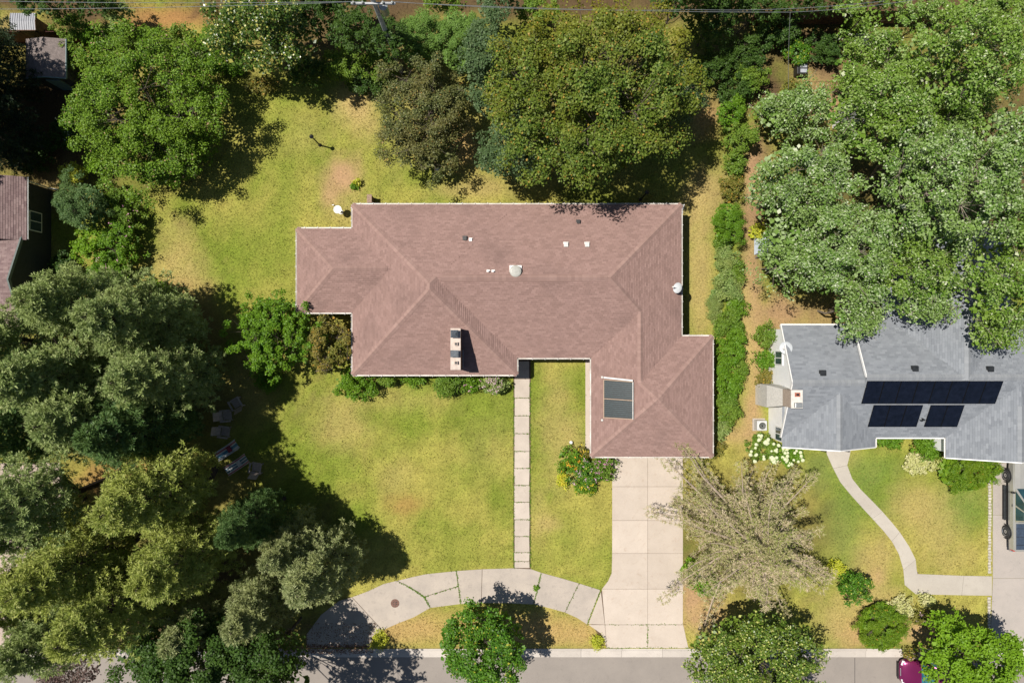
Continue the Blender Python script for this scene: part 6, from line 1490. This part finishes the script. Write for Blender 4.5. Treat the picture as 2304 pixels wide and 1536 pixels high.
wire("overhead_wire", "lower overhead wire crossing the top left corner", [(-42, 18.35, 9.0), (pb.x - .55, pb.y - .16, 9.83)])
wire("overhead_wire", "upper overhead wire right of the utility pole", [(pb.x + .55, pb.y - .16, 9.83), W(1778, 28, 8.6), W(2110, -8, 9.4)], sag=.3)
wire("overhead_wire", "lower overhead wire right of the utility pole", [(pb.x + 1.05, pb.y - .16, 9.83), W(1560, 22, 8.3), W(1990, 3, 9.0)], sag=.4)
wire("service_wire", "thin wire dropping down the picture left of the storage box", [W(1778, 28, 8.6), W(1774, 200, 5.4)], .014, .1)

# ------------------------------------------------------------------ fallen leaves along the shaded kerb
def litter():
    rng = np.random.default_rng(8); n = 2600
    px = rng.uniform(600, 840, n); py = 1454 + rng.normal(0, 3.2, n) + rng.choice([0, 10], n, p=[.6, .4])
    k = int(n * .25); px[:k] = rng.uniform(690, 850, k); py[:k] = rng.uniform(1400, 1455, k)
    pos = np.array([W2(a, b) for a, b in zip(px, py)]); z = np.where(pos[:, 1] < KERB_Y0, .075, .05)
    pos = np.concatenate([pos, z[:, None]], 1); nr = unit(rng.normal(0, .3, (n, 3)) + np.array((0, 0, 1)))
    o = link_mesh("fallen_leaves", np_mesh("fallen_leaves", leaf_quads(pos, nr, .07, rng), 4), leaf_mat("dead_leaf", [(.10, .05, .03), (.18, .09, .05), (.28, .16, .09)], trans=0))
    set_props(o, "brown fallen leaves gathered along the shaded kerb", "leaves", kind="stuff")
    rng = np.random.default_rng(9); n = 1500
    px = rng.uniform(1100, 2240, n); py = rng.uniform(1000, 1440, n)
litter()
def crack_weeds():
    rng = np.random.default_rng(19); P = []
    for (a, b, k) in (((893, 1306), (918, 1318), 20), ((918, 1318), (955, 1342), 90), ((955, 1342), (968, 1367), 40), ((1027, 1284), (1037, 1357), 70), ((1218, 1288), (1201, 1358), 60), ((955, 1342), (1031, 1318), 46), ((1303, 1312), (1271, 1376), 30), ((1351, 1327), (1321, 1403), 50),
                      ((1361, 1404), (1536, 1404), 40), ((1365, 1456), (1549, 1456), 70), ((1457, 1404), (1457, 1456), 30)):
        f = rng.random(k); P += [W2(a[0] + (b[0] - a[0]) * t_ + rng.normal(0, .8), a[1] + (b[1] - a[1]) * t_ + rng.normal(0, .8)) for t_ in f]
    for y in WALK_Y[2:-1]:
        P += [W2(rng.uniform(1156, 1193), y + rng.normal(0, .5)) for _ in range(12)]
    for x in (1156, 1193):
        P += [W2(x + rng.normal(0, .7), rng.uniform(860, 1278)) for _ in range(220)]
    P = np.array(P); n = len(P); pos = np.repeat(np.concatenate([P, np.full((n, 1), .05)], 1), 4, 0) + rng.normal(0, .025, (n * 4, 3)) * np.array((1, 1, .5))
    o = link_mesh("joint_weeds", np_mesh("joint_weeds", leaf_quads(pos, unit(rng.normal(0, .5, (n * 4, 3)) + np.array((0, 0, 1))), .06, rng, .5), 4), F_VIVID)
    set_props(o, "small weeds and grass in the joints of the paving", "weeds", kind="stuff")
crack_weeds()

# ------------------------------------------------------------------ vehicles
def paint(name, col, metal=.35, rough=.28):
    m, nt, bs, out = new_mat(name)
    nt.links.new(mixc(nt, ramp(nt, noise(nt, 1.5, 3, .5), [(.3, (0, 0, 0)), (.8, (1, 1, 1))]), col, tuple(c * .85 for c in col)), bs.inputs['Base Color'])
    bs.inputs['Metallic'].default_value = metal; bs.inputs['Roughness'].default_value = rough; bs.inputs['Coat Weight'].default_value = .6; bs.inputs['Coat Roughness'].default_value = .06
    return m
def loft(mb, secs):
    n0 = len(mb.v); k = len(secs[0])
    for s_ in secs: mb.v.extend([tuple(p) for p in s_])
    for i in range(len(secs) - 1):
        for j in range(k):
            j2 = (j + 1) % k; a = n0 + i * k; mb.f.append((a + j, a + j2, a + k + j2, a + k + j))
    mb.f.append(tuple(n0 + j for j in reversed(range(k)))); mb.f.append(tuple(n0 + (len(secs) - 1) * k + j for j in range(k)))
def body_sec(y, w, zb, zs, zt, crown=.03):
    """closed cross-section: sill, shoulder, crowned top"""
    pr = [(w * .86, zb), (w * .97, zb + .12), (w, (zb + zs) / 2), (w * .985, zs), (w * .93, zt - .01), (w * .6, zt + crown * .7), (0, zt + crown)]
    return [(x, y, z) for x, z in pr] + [(-x, y, z) for x, z in pr[-2::-1]]
def wheel(t, x, y, r, w, side):
    rot = Matrix.Rotation(R(90), 3, 'Y')
    mb = MB(); mb.lathe([(r * .62, -w / 2), (r * .92, -w / 2), (r, -w * .32), (r, w * .32), (r * .92, w / 2), (r * .62, w / 2)], (x, y, r), 24, rot); ty = mb.build("wheel", M_TYRE, t, local=True)
    mb = MB(); mb.lathe([(.03, -.01), (r * .22, 0), (r * .58, -.03), (r * .70, .012), (r * .66, -.06), (.03, -.07)], (x + side * w * .53, y, r), 20, Matrix.Rotation(R(90 * side), 3, 'Y')); mb.build("rim", M_RIM, ty, local=True)
def glass_quad(name, pts, parent, mat, push=.012):
    """a slightly raised window pane over four or more corners"""
    P = [Vector(p) for p in pts]; c = sum(P, Vector()) / len(P); n = (P[1] - P[0]).cross(P[2] - P[1]).normalized()
    mb = MB(); top = [c + (p - c) * .97 + n * push for p in P]; bot = [c + (p - c) * .985 - n * .01 for p in P]
    mb.poly(top)
    for i in range(len(P)): mb.poly([bot[i], bot[(i + 1) % len(P)], top[(i + 1) % len(P)], top[i]])
    return mb.build(name, mat, parent, local=True)
M_CARGLASS = simple("car_glass", (.02, .06, .075), .04, var=.2, scale=2, spec=.9)
M_RED = simple("tail_lamp", (.45, .02, .02), .25, var=.05); M_LAMP = simple("headlamp", (.7, .72, .74), .12, var=.05)

def greenhouse(t, paintm, yb0, yb1, wb, zb, yr0, yr1, wr, zr, glass=M_CARGLASS):
    """cabin: base and roof outlines, panes on every side"""
    B = [(-wb, yb0, zb), (wb, yb0, zb), (wb, yb1, zb), (-wb, yb1, zb)]; T = [(-wr, yr0, zr), (wr, yr0, zr), (wr, yr1, zr), (-wr, yr1, zr)]
    mb = MB(); ym0, ym1 = yr0 + .05, yr1 - .05
    loft(mb, [[(x * 1.0, y, z) for x, y, z in B], [(x, y, z) for x, y, z in T], [(x * .8, y * .9 + (yr0 + yr1) * .05, zr + .05) for x, y, z in T]]); cab = mb.build("cabin", paintm, t, local=True, bevel=.03)
    def L(a, b, f): return tuple(a[i] + (b[i] - a[i]) * f for i in range(3))
    def pane(nm, i, j, u0, u1, v0, v1):
        def P(u, v): return L(L(B[i], B[j], u), L(T[i], T[j], u), v)
        glass_quad(nm, [P(u0, v0), P(u1, v0), P(u1, v1), P(u0, v1)], cab, glass)
    pane("rear_window", 0, 1, .08, .92, .12, .9); pane("windscreen", 2, 3, .05, .95, .06, .94)
    pane("side_window", 1, 2, .05, .47, .1, .9); pane("side_window", 1, 2, .52, .95, .1, .9); pane("side_window", 3, 0, .05, .48, .1, .9); pane("side_window", 3, 0, .53, .95, .1, .9)
    return cab
# pickup truck, nose to the north, on the right-hand drive
tx = W(2262, 0, .4).x + 1.06; ty_ = (W(0, 1034, .7).y + W(0, 1240, .9).y) / 2
t = thing("pickup_truck", (tx, ty_, 0), "silver pickup truck with dark bed cover cut by the right edge", "truck", rz=0.0001)
M_SILV = paint("silver_beige_paint", (.52, .51, .47), .45, .3)
mb = MB()
loft(mb, [body_sec(-3.0, .90, .5, .95, 1.05, .0), body_sec(-2.93, .98, .45, 1.0, 1.1, .0), body_sec(-1.1, 1.0, .42, 1.02, 1.1, .0), body_sec(1.1, 1.0, .42, 1.02, 1.1, .03), body_sec(2.3, .99, .42, 1.0, 1.1, .06), body_sec(2.85, .95, .42, .92, 1.04, .06), body_sec(3.05, .86, .45, .8, .92, .05)])
bd = mb.build("body", M_SILV, t, local=True)
mb = MB(); mb.box((0, -2.0, 1.115), (1.72, 1.72, .05)); bc_ = mb.build("bed_cover", simple("navy_bed_cover", (.045, .065, .10), .45, var=.15), t, local=True, bevel=.02)
for k in range(3):
    mb = MB(); mb.box((0, -2.55 + k * .55, 1.145), (1.7, .025, .02)); mb.build("cover_rib", M_BLACK, bc_, local=True)
greenhouse(t, M_SILV, -1.05, 1.25, .93, 1.08, -.85, .35, .74, 1.78)
for sx in (-1, 1):
    for wy2 in (-1.85, 1.95):
        wheel(t, sx * .92, wy2, .39, .26, sx)
        mb = MB(); pth = [(sx * 1.005, wy2 + .47 * math.cos(a), .39 + .47 * math.sin(a)) for a in np.linspace(-.15, math.pi + .15, 12)]; mb.tube(pth, .04, 6); mb.build("wheel_arch", M_BLACK, bd, local=True)
    mb = MB(); mb.box((sx * 1.07, .1, .38), (.17, 2.35, .05)); mb.build("running_board", M_DARKMETAL, t, local=True, bevel=.01)
    mb = MB(); mb.box((sx * 1.11, .95, 1.18), (.22, .12, .17)); mb.build("wing_mirror", M_BLACK, t, local=True, bevel=.03)
    mb = MB(); mb.box((sx * .9, -2.96, .86), (.14, .09, .34)); mb.build("tail_light", M_RED, t, local=True, bevel=.02)
    mb = MB(); mb.box((sx * .72, 2.99, .76), (.3, .12, .16)); mb.build("headlight", M_LAMP, t, local=True, bevel=.02)
    mb = MB(); mb.box((sx * 1.006, .05, .95), (.02, .16, .03)); mb.build("door_handle", M_BLACK, t, local=True)
mb = MB(); mb.box((0, 3.08, .55), (1.7, .14, .22)); mb.build("bumper", M_DARKMETAL, t, local=True, bevel=.04); mb = MB(); mb.box((0, -3.06, .56), (1.8, .14, .2)); mb.build("bumper", M_RIM, t, local=True, bevel=.04)
mb = MB(); mb.box((0, 3.02, .80), (.95, .08, .22)); mb.build("grille", M_BLACK, t, local=True)
# magenta saloon on the street, nose to the west
cx_ = W(2026, 0, .6).x + 2.28; cy_ = W(0, 1484, .7).y - .9
t = thing("parked_car", (cx_, cy_, -.11), "magenta car parked at the kerb under the lime-green maple", "car", rz=R(90))
M_MAG = paint("magenta_paint", (.22, .02, .10), .45, .22)
mb = MB()
loft(mb, [body_sec(-2.25, .70, .35, .62, .86, .02), body_sec(-2.1, .82, .28, .75, .93, .03), body_sec(-1.2, .89, .24, .80, .95, .04), body_sec(.9, .90, .24, .78, .92, .05), body_sec(1.6, .87, .24, .70, .84, .06), body_sec(2.05, .79, .26, .58, .70, .05), body_sec(2.27, .60, .32, .48, .55, .03)])
bd = mb.build("body", M_MAG, t, local=True, smooth=False, bevel=.0)
sd = bd.modifiers.new("sub", 'SUBSURF'); sd.levels = 2; sd.render_levels = 2
greenhouse(t, M_MAG, -1.75, 1.05, .80, .90, -1.05, .15, .60, 1.40, simple("cyan_reflection_glass", (.03, .16, .22), .05, var=.3, scale=3, spec=.9))  # cyan reflection painted into the glass colour
for sx in (-1, 1):
    for wy2 in (-1.35, 1.38): wheel(t, sx * .80, wy2, .31, .2, sx)
    mb = MB(); mb.box((sx * .96, .72, .98), (.2, .1, .12)); mb.build("wing_mirror", M_MAG, t, local=True, bevel=.03)
    mb = MB(); m = Matrix.Translation((sx * .60, 2.04, .60)) @ Matrix.Rotation(R(-sx * 22), 4, 'Z') @ Matrix.Rotation(R(-28), 4, 'X'); mb.box((0, 0, 0), (.34, .2, .14), 0, m); mb.build("headlight", M_LAMP, t, local=True, bevel=.04)
    mb = MB(); mb.box((sx * .62, -2.2, .72), (.3, .1, .14)); mb.build("tail_light", M_RED, t, local=True, bevel=.03)
    mb = MB(); mb.tube([(sx * .2, .98, .985), (sx * .55, .80, 1.06)], .012, 5); mb.build("wiper", M_BLACK, t, local=True)
mb = MB(); mb.box((0, 2.28, .40), (1.1, .06, .16)); mb.build("grille", M_BLACK, t, local=True, bevel=.03)
mb = MB(); mb.box((0, 2.18, .60), (.5, .1, .05)); mb.build("nose_trim", M_RIM, t, local=True, bevel=.015)
